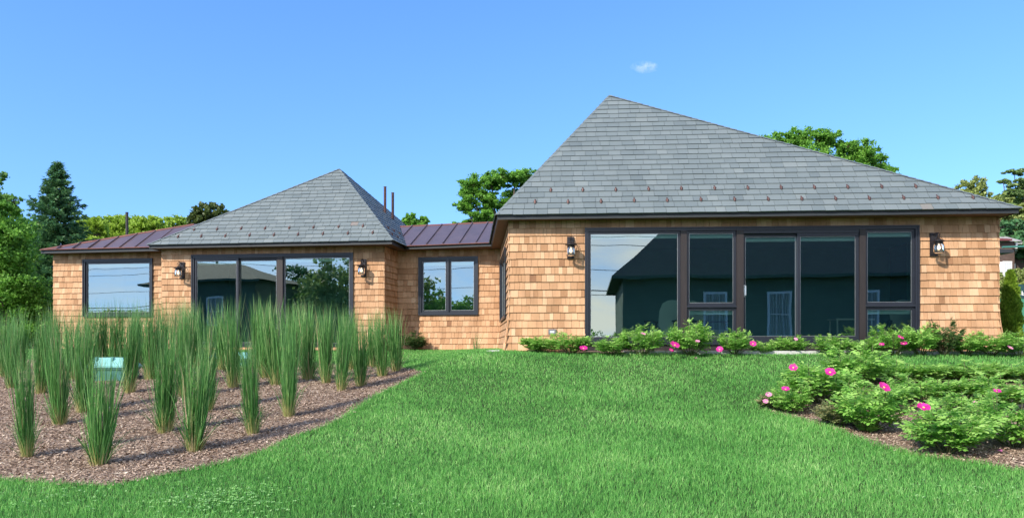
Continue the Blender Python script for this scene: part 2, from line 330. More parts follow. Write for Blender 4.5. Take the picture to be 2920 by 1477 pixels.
for P_ in (bedL, bedR):
    Pa = np.array(P_); Pb = np.roll(Pa, -1, 0); Ls = np.linalg.norm(Pb - Pa, axis=1)
    m = (Ls * 620).astype(int); i_ = np.repeat(np.arange(len(Pa)), m); q_ = rng.random(len(i_))[:, None]; C_ = Pa[i_] * (1 - q_) + Pb[i_] * q_ + rng.normal(0, .045, (len(i_), 2))
    ok = (np.abs(C_[:, 0]) < C_[:, 1] * .72 + 1.5) & ~(inpoly(bedL, C_[:, 0] , C_[:, 1]) & (rng.random(len(C_)) < .75)); xx = np.concatenate([xx, C_[ok, 0]]); yy = np.concatenate([yy, C_[ok, 1]]); nf_ += int(ok.sum())
n = len(xx); big = 1 + .22 * np.sin(xx * 1.1 + 1.3 * np.sin(yy * .8)) * np.sin(yy * 1.7 + xx * .4)
h = rng.uniform(.035, .085, n) * big * np.interp(yy, [6, 16], [1, .8]); h[-nf_:] *= 1.35; wd = rng.uniform(.0030, .0056, n) * np.interp(yy, [6.5, 10, 16], [1, 1.25, 1.9])
V, q4, q3, rr = blades(xx, yy, terrain(xx, yy) - .004, h, wd, rng.uniform(.1, .75, n), rng.beta(1.6, 1.8, n) * .9 + .05)
tag(np_mesh('grass', V, [q4, q3], M['lawn'], {'r': rr}), kind='stuff')
g_ = np.random.default_rng(4); pts = []
for (px, py, sx, sy, m) in ((600, 1445, .34, .20, 260), (690, 1425, .30, .2, 60), (180, 1440, .3, .2, 60), (2760, 1420, .4, .2, 50), (1180, 1462, .3, .15, 40)):
    q = ground(px, py); pts.append(np.stack([g_.normal(q.x, sx, m), g_.normal(q.y, sy, m)], 1))
pts = np.concatenate(pts); pts = pts[~inpoly(bedL, pts[:, 0], pts[:, 1])]; m = len(pts); zc = terrain(pts[:, 0], pts[:, 1]) + g_.uniform(.045, .075, m); Vc = []; 
for j in range(3):
    a = g_.uniform(0, .6, m) + j * 2.094; c = np.stack([pts[:, 0] + np.cos(a) * .011, pts[:, 1] + np.sin(a) * .011, zc], 1); A = np.stack([np.cos(a) * .011, np.sin(a) * .011, g_.uniform(-.006, .008, m)], 1); B = np.stack([-np.sin(a) * .008, np.cos(a) * .008, g_.uniform(-.006, .006, m)], 1)
    Vc.append(np.stack([c - A, c + B, c + A, c - B], 1).reshape(-1, 3))
Vc = np.concatenate(Vc); tag(np_mesh('clover', Vc, [np.arange(len(Vc)).reshape(-1, 4)], M['clover'], {'r': g_.random(len(Vc) // 4)}), kind='stuff')
print('blades', n)

# ------------------------------------------------------------------ walls
class Wall:
    def __init__(s, a, b):     # a, b plan points; outward normal to the right-hand side facing the camera
        s.a = Vector((a[0], a[1])); s.b = Vector((b[0], b[1])); s.L = (s.b - s.a).length; s.t = (s.b - s.a) / s.L; s.n = Vector((s.t.y, -s.t.x))
    def P(s, u, z, o=0): q = s.a + s.t * u + s.n * o; return (q.x, q.y, EZ + z)
    def uz(s, px, py):
        p = on_plane(px, py, (s.a.x, s.a.y, 0), Vector((s.n.x, s.n.y, 0))); return (Vector((p.x, p.y)) - s.a).dot(s.t), p.z - EZ
    def u(s, px): return s.uz(px, 800)[0]
    def z(s, px, py): return s.uz(px, py)[1]
    def box(s, mb, u0, u1, z0, z1, o0, o1, r=0):
        mb.hexa([s.P(u0, z0, o1), s.P(u1, z0, o1), s.P(u1, z0, o0), s.P(u0, z0, o0), s.P(u0, z1, o1), s.P(u1, z1, o1), s.P(u1, z1, o0), s.P(u0, z1, o0)], r)
    def ring(s, mb, u0, u1, z0, z1, t, o0, o1, tb=None):
        tb = tb or t; s.box(mb, u0, u1, z1 - t, z1, o0, o1); s.box(mb, u0, u1, z0, z0 + tb, o0, o1)
        s.box(mb, u0, u0 + t, z0 + tb, z1 - t, o0, o1); s.box(mb, u1 - t, u1, z0 + tb, z1 - t, o0, o1)
    def quad(s, mb, u0, u1, z0, z1, o): mb.face([s.P(u0, z0, o), s.P(u1, z0, o), s.P(u1, z1, o), s.P(u0, z1, o)])
EX = .1635
def flare(z): return .10 * max(0., 1 - (z + .09) / .95) ** 2
def shingle_wall(name, parent, W, ztop, openings=(), e0=0, e1=0, zb0=-.09):
    mb = MB(); bk = MB(); nco = int((ztop - zb0) / EX) + 1
    for i in range(nco):
        zb = zb0 + i * EX; zt = min(zb + EX + .012, ztop)
        if zt - zb < .02: continue
        ua = -(flare(zb) + .025) * e0; ub = W.L + (flare(zb) + .025) * e1
        cuts = [ua]; u = ua - random.uniform(0, .15)
        while True:
            u += random.choice([random.uniform(.065, .11), random.uniform(.09, .14), random.uniform(.12, .19)])
            if u > ub - .03: break
            if u > ua + .03: cuts.append(u)
        cuts.append(ub)
        bp = sorted(set(cuts + [v for o in openings for v in (o[0], o[1]) if ua < v < ub]))
        cellr = {}
        for a, b in zip(bp[:-1], bp[1:]):
            if b - a < .004: continue
            m = (a + b) / 2; spans = [(zb, zt)]
            for o in openings:
                if o[0] < m < o[1]:
                    ns = []
                    for (c, d) in spans:
                        if o[2] >= d or o[3] <= c: ns.append((c, d))
                        else:
                            if o[2] - c > .012: ns.append((c, o[2]))
                            if d - o[3] > .012: ns.append((o[3], d))
                    spans = ns
            ci = max(j for j, v in enumerate(cuts) if v <= m + 1e-6)
            if ci not in cellr: cellr[ci] = (min(1, max(0, random.gauss(.56, .175))), random.uniform(-.003, .003), random.uniform(0, .003), random.uniform(-.0015, .0015))
            rr, jz, jd, jw = cellr[ci]
            for (c, d) in spans:
                g = .0024; f0 = flare(c); f1 = flare(d); cc = c + (jz if c == zb else 0)
                pts = [W.P(a + g, cc, f0 + .027 + jd), W.P(b - g, cc, f0 + .027 + jd), W.P(b - g + jw, d, f1 + .004), W.P(a + g + jw, d, f1 + .004),
                       W.P(a + g, cc, f0 - .002), W.P(b - g, cc, f0 - .002), W.P(b - g + jw, d, f1 - .002), W.P(a + g + jw, d, f1 - .002)]
                mb.mesh(pts, [(0, 1, 2, 3), (4, 5, 1, 0), (4, 0, 3, 7), (1, 5, 6, 2)], rr)
                bk.face([W.P(a, c, f0 - .004), W.P(b, c, f0 - .004), W.P(b, d, f1 - .004), W.P(a, d, f1 - .004)], 0)
    k0 = len(mb.f); i0 = len(mb.v); mb.v += bk.v; mb.f += [tuple(i0 + q for q in f) for f in bk.f]; mb.r += [0] * len(bk.f); mb.q += [0] * len(bk.f)
    o = mb.build(name, M['cedar'], parent); o.data.materials.append(M['cedar_dark'])
    o.data.polygons.foreach_set('material_index', np.array([0] * k0 + [1] * len(bk.f), dtype=np.int32)); return o

house = empty('shingle_house', (0, 18, EZ - .09)); hinv = Matrix.Translation((0, -18, -(EZ - .09)))
tag(house, 'low house clad in new cedar shingles with two steep slate roofs and copper roofs', 'house')
house_parts = []
def hp(o): house_parts.append(o); return o      # meshes are built in world coordinates; see the end of the house section
WM = Wall((-.06, 15.79), (10.07, 15.26)); WR = Wall((-.42, 22.3), (-.06, 15.79)); WC = Wall((-3.233, 20.75), (-.31, 20.28))
WP = Wall((-9.67, 20.38), (-3.43, 19.73)); WPR = Wall((-3.43, 19.73), (-3.2, 20.9)); WW = Wall((-13.34, 21.46), (-9.5, 20.98))
WMR = Wall((10.07, 15.26), (10.3, 24)); ZT = 2.685
# openings in wall coordinates
mo = (WM.u(1669), WM.u(2617), WM.z(1669, 976), (WM.z(1669, 652.6) + WM.z(2617, 644.3)) / 2)
po = (WP.u(549), WP.u(1007.4), -.02, (WP.z(549, 728.7) + WP.z(1007, 722.3)) / 2)
cn = (WC.u(1195.3), WC.u(1362.8), (WC.z(1195, 897.5) + WC.z(1362, 896.8)) / 2, (WC.z(1195, 735) + WC.z(1362, 733.3)) / 2)
wo_ = (WW.u(239.4), WW.u(436.4), WW.z(340, 902), (WW.z(239, 741.6) + WW.z(436, 738)) / 2)
ro = (WR.L - 3.9, WR.L - .92, .66, 2.25)
print('openings', mo, po, cn, wo_)
hp(shingle_wall('shingle_wall', None, WM, ZT, [(mo[0], mo[1], -.5, mo[3])], 1, 1)); hp(shingle_wall('shingle_wall', None, WR, ZT, [ro], 0, 1))
hp(shingle_wall('shingle_wall', None, WC, ZT, [cn], 0, 0)); hp(shingle_wall('shingle_wall', None, WP, ZT, [po], 1, 1))
hp(shingle_wall('shingle_wall', None, WPR, ZT, [], 1, 0)); hp(shingle_wall('shingle_wall', None, WW, ZT, [wo_], 1, 0))
hp(shingle_wall('shingle_wall', None, WMR, ZT, [], 1, 0))
mb = MB()   # plain rear and side walls
for a, b in [((-13.34, 21.46), (-13.0, 27)), ((-13.0, 27), (10.3, 27)), ((10.3, 24), (10.3, 27)), ((-9.67, 20.38), (-9.6, 21.5))]:
    mb.face([(a[0], a[1], EZ - .2), (b[0], b[1], EZ - .2), (b[0], b[1], EZ + ZT), (a[0], a[1], EZ + ZT)])
hp(mb.build('rear_wall', M['cedar']))
# rooms behind the glass
mb = MB()
def room(W, u0, u1, depth, mbw, z0=-.085, z1=2.66):
    for (a, b, c, d) in [((u0, -.06), (u0, -depth), 0, 0), ((u0, -depth), (u1, -depth), 0, 0), ((u1, -depth), (u1, -.06), 0, 0)]:
        mbw.face([W.P(a[0], z0, a[1]), W.P(b[0], z0, b[1]), W.P(b[0], z1, b[1]), W.P(a[0], z1, a[1])])
    mbw.face([W.P(u0, z1, -.06), W.P(u1, z1, -.06), W.P(u1, z1, -depth), W.P(u0, z1, -depth)])
    fl.face([W.P(u0, z0, -.03), W.P(u1, z0, -.03), W.P(u1, z0, -depth), W.P(u0, z0, -depth)])
fl = MB()
room(WM, .12, WM.L - .1, 4.6, mb); room(WP, .12, WP.L - .15, 3.6, mb); room(WW, .1, WW.L - .2, 3, mb); room(WC, .25, WC.L - .15, 2.6, mb)
hp(mb.build('room', M['room'])); hp(fl.build('room_floor', M['roomfloor']))

# ------------------------------------------------------------------ windows
def window(name, W, o, build):
    f = MB(); build_panes = []; t = .062
    W.ring(f, o[0], o[1], o[2], o[3], t, -.05, .045)
    W.ring(f, o[0] - .012, o[1] + .012, o[2] - .012, o[3] + .012, .030, .045, .062)
    fo = hp(f.build(name, M['bronze'])); subs = []
    def pane(u0, u1, z0, z1, off=-.02, sash=.05, handle=False):
        s = MB(); W.ring(s, u0, u1, z0, z1, sash, off - .03, off + .028); W.ring(s, u0 + sash, u1 - sash, z0 + sash, z1 - sash, .009, off - .01, off + .006)
        so_ = s.build('sash', M['bronze'], fo)
        s2 = MB(); e = sash + .009; W.ring(s2, u0 + e, u1 - e, z0 + e, z1 - e, .006, off - .012, off + .003); s2.build('glazing_bead', M['spacer'], fo)
        g = MB(); W.quad(g, u0 + e, u1 - e, z0 + e, z1 - e, off); g.build('pane', M['glass'], fo)
        sh = MB(); W.box(sh, u0 + .02, u1 - .02, z1 - e - .09, z1 - .02, off - .13, off - .06); sh.build('roller_shade', M['shade'], fo)
    build(W, o, fo, pane, t); return fo
def b_main(W, o, fo, pane, t):
    p = MB(); zb, zt = o[2] + t, o[3] - t
    for a, b in ((1940, 1957.5), (2099, 2119), (2449, 2466)): p = MB(); W.box(p, W.u(a), W.u(b), zb, zt, -.05, .05); p.build('mullion_post', M['post'], fo)
    p = MB(); W.box(p, o[0] - .01, o[1] + .01, -.14, o[2] - .052, -.03, .05); p.build('threshold', M['post'], fo)
    pane(o[0] + t, W.u(1940), zb, zt, sash=.045)
    for (a, b, ym) in ((1957.5, 2099, 873), (2466, 2617, 871)):
        ua, ub = W.u(a), (W.u(b) if b < 2600 else o[1] - t); zm = W.z((a + b) / 2, ym)
        pane(ua, ub, zm + .012, zt); pane(ua, ub, zb, zm - .026)
        q = MB(); W.box(q, ua, ub, zm - .026, zm + .012, -.05, .05); q.build('transom', M['bronze'], fo)
    u0, u1 = W.u(2119), W.u(2449); um = W.u(2277); hd = MB(); W.box(hd, u0, u1, zt - .07, zt, -.05, .03); hd.build('head_track', M['bronze'], fo)
    pane(u0, um + .03, zb, zt - .07, off=-.075, sash=.055); pane(um - .03, u1, zb, zt - .07, off=-.012, sash=.06)
    h = MB(); uc = u0 + .035; z0, z1 = W.z(2124, 842), W.z(2124, 816)
    h.tube([W.P(uc, z0, -.04), W.P(uc, z0, .06), W.P(uc, z1, .06), W.P(uc, z1, -.04)], .016, 8)
    W.box(h, uc - .018, uc + .018, z0 - .03, z1 + .03, -.047, -.037); h.build('handle', M['chrome'], fo)
    s = MB(); W.box(s, o[0] - .03, o[1] + .03, o[2] - .05, o[2] - .013, -.04, .09); s.build('sill', M['bronze'], fo)
window('patio_window', WM, mo, b_main)
def b_pav(W, o, fo, pane, t):
    zb, zt = o[2] + t, o[3] - t; p = MB(); W.box(p, W.u(792), W.u(808), zb, zt, -.05, .05); p.build('mullion_post', M['post'], fo)
    um = W.u(677); pane(W.u(808), o[1] - t, zb, zt, sash=.045)
    pane(o[0] + t, um + .035, zb, zt - .03, off=-.012, sash=.06); pane(um - .035, W.u(792), zb, zt - .03, off=-.075, sash=.06)
    q = MB(); W.box(q, o[0] + t, W.u(792), zt - .03, zt, -.05, .03); q.build('head_track', M['bronze'], fo)
window('patio_window', WP, po, b_pav)
def b_two(W, o, fo, pane, t):
    um = (o[0] + o[1]) / 2; p = MB(); W.box(p, um - .022, um + .022, o[2] + t, o[3] - t, -.05, .05); p.build('mullion', M['bronze'], fo)
    pane(o[0] + t, um - .022, o[2] + t, o[3] - t); pane(um + .022, o[1] - t, o[2] + t, o[3] - t)
window('casement_window', WC, cn, b_two)
def b_one(W, o, fo, pane, t): pane(o[0] + t, o[1] - t, o[2] + t, o[3] - t)
window('picture_window', WW, wo_, b_one)
def b_three(W, o, fo, pane, t):
    for k in range(3): a = o[0] + t + k * (o[1] - o[0] - 2 * t) / 3; pane(a, a + (o[1] - o[0] - 2 * t) / 3, o[2] + t, o[3] - t)
window('side_window', WR, ro, b_three)
mb = MB(); WM.box(mb, WM.u(1563.7), WM.u(1586), WM.z(1570, 953), WM.z(1570, 938.5), .015, .085)
ob = hp(mb.build('outlet_cover', M['greybox'])); mb = MB(); WM.box(mb, WM.u(1568), WM.u(1581), WM.z(1570, 949.5), WM.z(1570, 943), .086, .092); mb.build('cover_face', M['greyglass'], ob)

# ------------------------------------------------------------------ roofs
def clip(poly, P):         # clip polygon by convex ccw polygon P
    for i in range(len(P)):
        a = P[i]; b = P[(i + 1) % len(P)]; out = []
        ins = lambda q: (b[0] - a[0]) * (q[1] - a[1]) - (b[1] - a[1]) * (q[0] - a[0]) >= -1e-9
        for j in range(len(poly)):
            p, q = poly[j], poly[(j + 1) % len(poly)]; ip, iq = ins(p), ins(q)
            if ip != iq:
                d1 = (b[0] - a[0]) * (p[1] - a[1]) - (b[1] - a[1]) * (p[0] - a[0]); d2 = (b[0] - a[0]) * (q[1] - a[1]) - (b[1] - a[1]) * (q[0] - a[0])
                t = d1 / (d1 - d2); x = (p[0] + (q[0] - p[0]) * t, p[1] + (q[1] - p[1]) * t)
                if ip: out += [p, x]
                else: out += [x]
            elif ip: out += [p]
        poly = out
        if len(poly) < 3: return []
    return poly
def frame(e0, e1, top):
    e0, e1, top = Vector(e0), Vector(e1), Vector(top); u = (e1 - e0).normalized(); n = u.cross(top - e0).normalized(); v = n.cross(u); return e0, u, v, n
def slates(mb, e0, e1, top, E=.158):
    o, u, v, n = frame(e0, e1, top); L_ = (Vector(e1) - o).length; tp = ((Vector(top) - o).dot(u), (Vector(top) - o).dot(v))
    P = [(0, -.03), (L_, -.03), tp]; H = tp[1]; nr = int(H / E) + 1
    for i in range(nr):
        v0 = -.02 + i * E; v1 = v0 + E + .008; uu = -random.uniform(0, .2)
        while uu < L_:
            w_ = random.uniform(.19, .30); jv = random.uniform(-.004, .004); th = random.uniform(.013, .020)
            c = clip([(uu + .0035, v0 + jv), (uu + w_ - .0035, v0 + jv + random.uniform(-.002, .002)), (uu + w_ - .0035, v1), (uu + .0035, v1)], P); uu += w_
            if not c: continue
            r = min(.80, max(0, random.gauss(.45, .16)));
            if random.random() < .006: r = random.uniform(.95, 1)
            tops = [o + u * a + v * b + n * (.004 + th * max(0, 1 - (b - v0) / (v1 - v0))) for a, b in c]; bots = [o + u * a + v * b - n * .002 for a, b in c]
            m = len(c); mb.mesh(tops + bots, [tuple(range(m))] + [(m + j, m + (j + 1) % m, (j + 1) % m, j) for j in range(m)], r)
    return n
def shell(mb, pts): mb.face(pts)
z0 = 2.77
mFL = on_z(1414, 612, z0); mFR = on_z(2913.5, 593, z0); mA = at(1737, 273, 17.95); mBR = Vector((10.9, 26.5, EZ + z0)); mBL = Vector((-1.0, 26.5, EZ + z0))
pFL = on_z(419.5, 697.7, z0); pFR = on_z(1120.6, 684.6, z0); pA = at(967.7, 482.3, 21.2); pBR = Vector((-1.95, 26.5, EZ + z0)); pBL = Vector((-9.3, 27.5, EZ + z0))
def hip_roof(FL, FR, A, BR, BL, E):
    mb = MB(); nf = slates(mb, FL, FR, A, E); slates(mb, FR, BR, A, E); slates(mb, BL, FL, A, E)
    mb.face([FL, FR, A]); mb.face([FR, BR, A]); mb.face([BR, BL, A]); mb.face([BL, FL, A])
    for (a, b) in ((FL, A), (FR, A), (BR, A)):       # mitred hip slates
        d = (b - a); L_ = d.length; d.normalize(); k = 0
        up = Vector((0, 0, 1)); up = (up - d * up.dot(d)).normalized(); sd_ = d.cross(up)
        while k * .155 < L_ - .05:
            s = k * .155; k += 1; w_ = .05; e = min(s + .165, L_)
            p0 = a + d * s + up * .020; p1 = a + d * e + up * .010
            mb.mesh([p0 - sd_ * w_ - up * .03, p0, p0 + sd_ * w_ - up * .03, p1 - sd_ * w_ - up * .03, p1, p1 + sd_ * w_ - up * .03], [(0, 1, 4, 3), (1, 2, 5, 4), (0, 2, 1)], .35 + .2 * random.random())
    return hp(mb.build('slate_roof', M['slate'])), nf
mroof, mN = hip_roof(mFL, mFR, mA, mBR, mBL, .176); proof, pN = hip_roof(pFL, pFR, pA, pBR, pBL, .146)
def guard(px, py, e, n, eave_dir, roof):
    p = on_plane(px, py, e, n); v = n.cross(eave_dir).normalized(); u = eave_dir
    mb = MB(); N_ = 7; rad = .036; ring0 = []; ring1 = []
    for k in range(N_):
        t = math.pi * k / (N_ - 1); c = u * math.cos(t) * rad; h_ = n * (math.sin(t) * rad * 1.15 + .014)
        ring0.append(p + c + h_ + v * .02); ring1.append(p - v * .045 + c * .35 + n * (.014 + .012 * math.sin(t)))
    for k in range(N_ - 1): mb.face([ring0[k], ring0[k + 1], ring1[k + 1], ring1[k]])
    mb.face(ring0)
    a = p + v * .02; mb.hexa([a - u * .014 + n * .012, a + u * .014 + n * .012, a + u * .014 + v * .08 + n * .012, a - u * .014 + v * .08 + n * .012,
                              a - u * .014 + n * .02, a + u * .014 + n * .02, a + u * .014 + v * .08 + n * .02, a - u * .014 + v * .08 + n * .02])
    mb.build('snow_guard', M['copper_bright'], roof)
mu_ = (mFR - mFL).normalized(); pu_ = (pFR - pFL).normalized(); pr_ = (pBR - pFR).normalized(); prN = pr_.cross(pA - pFR).normalized()
for x, y in [(1571, 546), (1662, 545), (1756, 544.5), (1849.6, 542.5), (1943, 541), (2038, 540), (2132.5, 539), (2227.3, 538), (2322, 537.5), (2417, 536.5), (2514, 535.6), (2611, 534.7),
             (1526, 579), (1620, 579), (1714, 577.6), (1808.7, 575), (1902.6, 574.4), (1998.7, 572.3), (2094.7, 571.7), (2190.4, 571), (2286.3, 570), (2382.7, 569.7), (2478.5, 568.8), (2576.6, 567.4), (2674, 566.5), (2774, 566)]:
    guard(x, y, mFL, mN, mu_, mroof)
for x, y in [(554, 657), (619, 655.6), (687.8, 654), (756, 653.5), (825, 651.8), (894, 650.5), (965.6, 648.4), (1035, 646.7), (508, 677), (574, 676), (643, 674.6), (712, 673), (781.5, 672), (850, 670.8), (921, 669), (992, 667.4), (1063, 665.7)]:
    guard(x, y, pFL, pN, pu_, proof)
for x, y in [(1106, 651.5), (1122.3, 660), (1138, 667), (1117, 670), (1133, 677.5)]: guard(x, y, pFR, prN, pr_, proof)
# copper roofs with standing seams
def copper(e0, e1, top0, top1, seams, back):
    mb = MB(); o, u, v, n = frame(e0, e1, top1); mb.face([e0, e1, top1, top0] if (top0 - e0).length > .01 else [e0, e1, top1])
    for f in back: mb.face(f)
    for (a, b) in seams:
        d = (b - a).normalized(); s = d.cross(n).normalized() * .011; h_ = n * .034
        mb.hexa([a - s, a + s, b + s, b - s, a - s + h_, a + s + h_, b + s + h_, b - s + h_])
    ro_ = hp(mb.build('copper_roof', M['copper'])); ed = MB()
    for (a, b, w_) in ((e0, e1, .02), (top0 if (top0 - e0).length > .01 else e0, top1, .05)):
        d = (b - a).normalized(); s = n.cross(d).normalized() * w_; up = n * .012
        ed.hexa([a - s, b - s, b + s * .5, a + s * .5, a - s + up, b - s + up, b + s * .5 + up, a + s * .5 + up])
    ed.build('ridge_flashing', M['copper_edge'], ro_); return ro_
yd = Vector((.153, .988, 0))
cE0 = on_z(1158, 701.8, z0); cE1 = on_z(1399, 692.5, z0); cd = (cE1 - cE0).normalized(); cE0x = cE0 - cd * 1.0; cE1x = cE1 + cd * 1.0
cT = yd * 1.84 + Vector((0, 0, .87)); seams = []
for k in range(9):
    a = cE0 + cd * (-.38 + .478 * k) + cT * .045; seams.append((a, a + cT * .95))
copper(cE0x, cE1x, cE0x + cT, cE1x + cT, seams, [[cE0x + cT, cE1x + cT, cE1x + cT + Vector((.3, 1.84, -.87)), cE0x + cT + Vector((.3, 1.84, -.87))]])
wE0 = on_z(114, 712.7, z0); wE1 = on_z(426.5, 705.2, z0); wd_ = (wE1 - wE0).normalized(); wn = wd_.cross(Vector((.153, .988, .643))).normalized()
if wn.z < 0: wn = -wn
wT = on_plane(553, 639.5, wE0, wn); wE1x = wE1 + wd_ * 1.1; seams = []
vup = Vector((.153, .988, .635)); hipd = (wT - wE0)
for k in range(7):
    a = on_z(160.5 + 44.7 * k, 711.2 - .95 * k, z0)
    # meet of the seam with the hip
    A2 = np.array([[hipd.x, -vup.x], [hipd.y, -vup.y]]); bb = np.array([a.x - wE0.x, a.y - wE0.y]); s, t = np.linalg.solve(A2, bb)
    seams.append((a + vup * .02, a + vup * (t * .985)))
copper(wE0, wE1x, wE0, wT, seams, [[wE0, wT, Vector((-13.0, 27, EZ + z0))], [wE1x, wT + wd_ * .6, wT]])
# fascias and soffits
def fascia(mb, a, b, inward, drop=.10, inset=.035, th=.03):
    i = Vector(inward).normalized(); a2 = a + i * inset; b2 = b + i * inset; dz = Vector((0, 0, -.012)); dd = Vector((0, 0, -drop)); t = i * th
    mb.hexa([a2 + dd, b2 + dd, b2 + dd + t, a2 + dd + t, a2 + dz, b2 + dz, b2 + dz + t, a2 + dz + t])
    t2 = i * (th - .01); a3 = a2 - i * .012; b3 = b2 - i * .012                 # drip strip
    mb.hexa([a3 + dz * 3.2, b3 + dz * 3.2, b3 + dz * 3.2 + t * .3, a3 + dz * 3.2 + t * .3, a3 + dz, b3 + dz, b3 + dz + t * .3, a3 + dz + t * .3])
mb = MB(); nf = Vector((WM.n.x, WM.n.y, 0))
ml = (mBL - mFL).normalized(); fascia(mb, mFL + Vector((.035, 0, 0)), mFR - Vector((.04, 0, 0)), -nf); fascia(mb, mFL + ml * .036, mBL, (1, .04, 0)); fascia(mb, mFR + Vector((0, .036, 0)), mBR, (-1, .02, 0))
pf = Vector((WP.n.x, WP.n.y, 0)); fascia(mb, pFL + Vector((.035, 0, 0)), pFR - Vector((.04, 0, 0)), -pf)
fascia(mb, pFR + pr_ * .036, cE0 + Vector((0, .3, 0)), (-1, .12, 0)); fascia(mb, pFL + Vector((0, .036, 0)), pBL, (1, 0, 0))
fascia(mb, cE0x + cd * .95, cE1x - cd * .4, yd, .085); fascia(mb, wE0, wE1x, yd, .10); fascia(mb, wE0 + Vector((0, .036, 0)), Vector((-13, 27, EZ + z0)), (1, 0, 0))
hp(mb.build('fascia', M['fascia']))
mb = MB(); zs = EZ + z0 - .088
def sof(*p): mb.face([(q[0], q[1], zs) for q in p])
sof((mFL.x + .04, mFL.y + .04), (mFR.x - .04, mFR.y + .04), (10.12, 15.5), (.0, 16.0)); sof((mFL.x + .04, mFL.y + .04), (.0, 16.0), (-.30, 22), (mFL.x - .35, 22)); sof((mFR.x - .04, mFR.y + .04), (mBR.x - .04, 26), (10.2, 26), (10.12, 15.5))
zs -= .002
sof((pFL.x + .04, pFL.y + .04), (pFR.x - .05, pFR.y + .04), (-3.3, 19.9), (-9.6, 20.6)); sof((pFR.x - .05, pFR.y + .04), (cE0.x + .02, cE0.y + .3), (-3.2, 20.9), (-3.3, 19.9))
zs += .004; sof((cE0.x - .1, cE0.y + .04), (cE1.x + .1, cE1.y + .04), (-.2, 20.5), (-3.3, 20.95)); sof((wE0.x + .04, wE0.y + .04), (wE1x.x, wE1x.y + .04), (-9.5, 21.2), (-13.2, 21.7)); sof((wE0.x + .04, wE0.y + .04), (-13.2, 21.7), (-12.9, 27), (-13.1, 27))
hp(mb.build('soffit', M['soffit']))
# vent pipes
for (px, y0_, y1_, D, rd) in ((362, 606, 690, 23.0, .042), (1098, 533, 640, 22.0, .040), (1120, 550, 650, 22.3, .040)):
    a = at(px, y1_, D); b = at(px, y0_, D); mb = MB(); mb.tube([a, b], rd, 12); mb.lathe([(rd, -.012), (rd + .006, -.012), (rd + .006, .004), (rd - .008, .004)], b, 12); hp(mb.build('vent_pipe', M['copper_bright'] if px > 400 else M['post']))
# rear wing whose eaves show past the far corner
mb = MB(); mb.box((10.35, 21.2, EZ - .2), (13.75, 26, EZ + 2.7)); rw = hp(mb.build('rear_wing', M['cedar']))
for (za, zb_, xa, m) in ((3.10, 3.30, 14.88, 'red_metal'), (2.74, 2.98, 14.93, 'fascia')):
    mb = MB(); x0, x1, y0_, y1_ = 10.6, xa, 21.9, 26
    mb.hexa([(x0, y0_, EZ + za), (x1, y0_, EZ + za + .05), (x1, y1_, EZ + za + .05), (x0, y1_, EZ + za), (x0, y0_, EZ + zb_ + .12), (x1, y0_, EZ + zb_ - .1), (x1, y1_, EZ + zb_ - .1), (x0, y1_, EZ + zb_ + .12)]); mb.build('eave', M[m], rw)
for o in house_parts: o.parent = house; o.matrix_parent_inverse = hinv

# ------------------------------------------------------------------ lanterns
def copy_tree(o, parent=None):
    c = o.copy(); col.objects.link(c)
    if parent: c.parent = parent
    for ch in o.children: copy_tree(ch, c)
    return c
lan = empty('wall_lantern')          # local frame: x along the wall, -y outward, z up from the plate's foot
mb = MB(); mb.box((-.075, -.022, 0), (.075, 0, .46)); mb.box((-.06, -.034, .03), (.06, -.022, .43)); mb.build('backplate', M['black'], lan)
mb = MB(); pts = [(0, -.03, .36)] + [(0, -.13 - .10 * math.cos(math.pi - t), .37 + .075 * math.sin(t)) for t in np.linspace(0.15, math.pi - .35, 8)] + [(0, -.20, .33)]
mb.tube(pts, .010, 8); mb.tube([(0, -.03, .33), (0, -.09, .31), (0, -.14, .335), (0, -.17, .39)], .007, 6); mb.tube([(.045, -.03, .33), (.10, -.08, .37), (.10, -.14, .32), (.075, -.18, .275)], .005, 6); mb.build('scroll_arm', M['black'], lan)
mb = MB(); mb.lathe([(.0, .335), (.016, .33), (.03, .315), (.05, .30), (.118, .272), (.122, .262), (.11, .26), (.075, .255), (.075, .235), (.082, .232), (.082, .222), (.07, .218), (.0, .218)], (0, -.20, 0), 24); mb.build('cap', M['black'], lan, True)
mb = MB(); mb.lathe([(.070, .217), (.088, .205), (.092, .17), (.092, .07), (.085, .045), (.06, .03), (0, .026)], (0, -.20, 0), 24); mb.build('globe', M['globe'], lan, True)
mb = MB(); mb.lathe([(.0, .218), (.014, .215), (.014, .18), (.028, .165), (.034, .14), (.030, .115), (.012, .098), (0, .095)], (0, -.20, 0), 16); mb.build('bulb', M['bulb'], lan, True)
mb = MB()
for k in range(4): t = math.pi / 4 + k * math.pi / 2; mb.tube([(.089 * math.cos(t), -.20 + .089 * math.sin(t), .21), (.095 * math.cos(t), -.20 + .095 * math.sin(t), .05)], .0035, 5)
mb.lathe([(.094, .055), (.098, .052), (.098, .044), (.09, .042)], (0, -.20, 0), 24); mb.build('cage', M['black'], lan)
for i, (W, px, pb, s, lab) in enumerate(((WP, 521.5, 795, 1.0, 'black lantern on the cedar wall just beside the picture window wing'), (WP, 1038, 789, 1.0, 'black lantern between the patio door frame and the outer corner of the smaller pavilion'),
                        (WM, 1627, 738, 1.0, 'black lantern with a glowing bulb on the shingles above the small grey outlet cover'), (WM, 2660, 731, 1.05, 'black lantern on the far end of the shingled front wall near the arborvitae'))):
    o = lan if i == 0 else copy_tree(lan)
    p = W.P(W.u(px), W.z(px, pb), .026); o.location = p; o.rotation_euler = (0, 0, math.atan2(W.t.y, W.t.x)); o.scale = (s, s, s)
    tag(o, lab, 'lantern', 'black jar lanterns on the house walls')

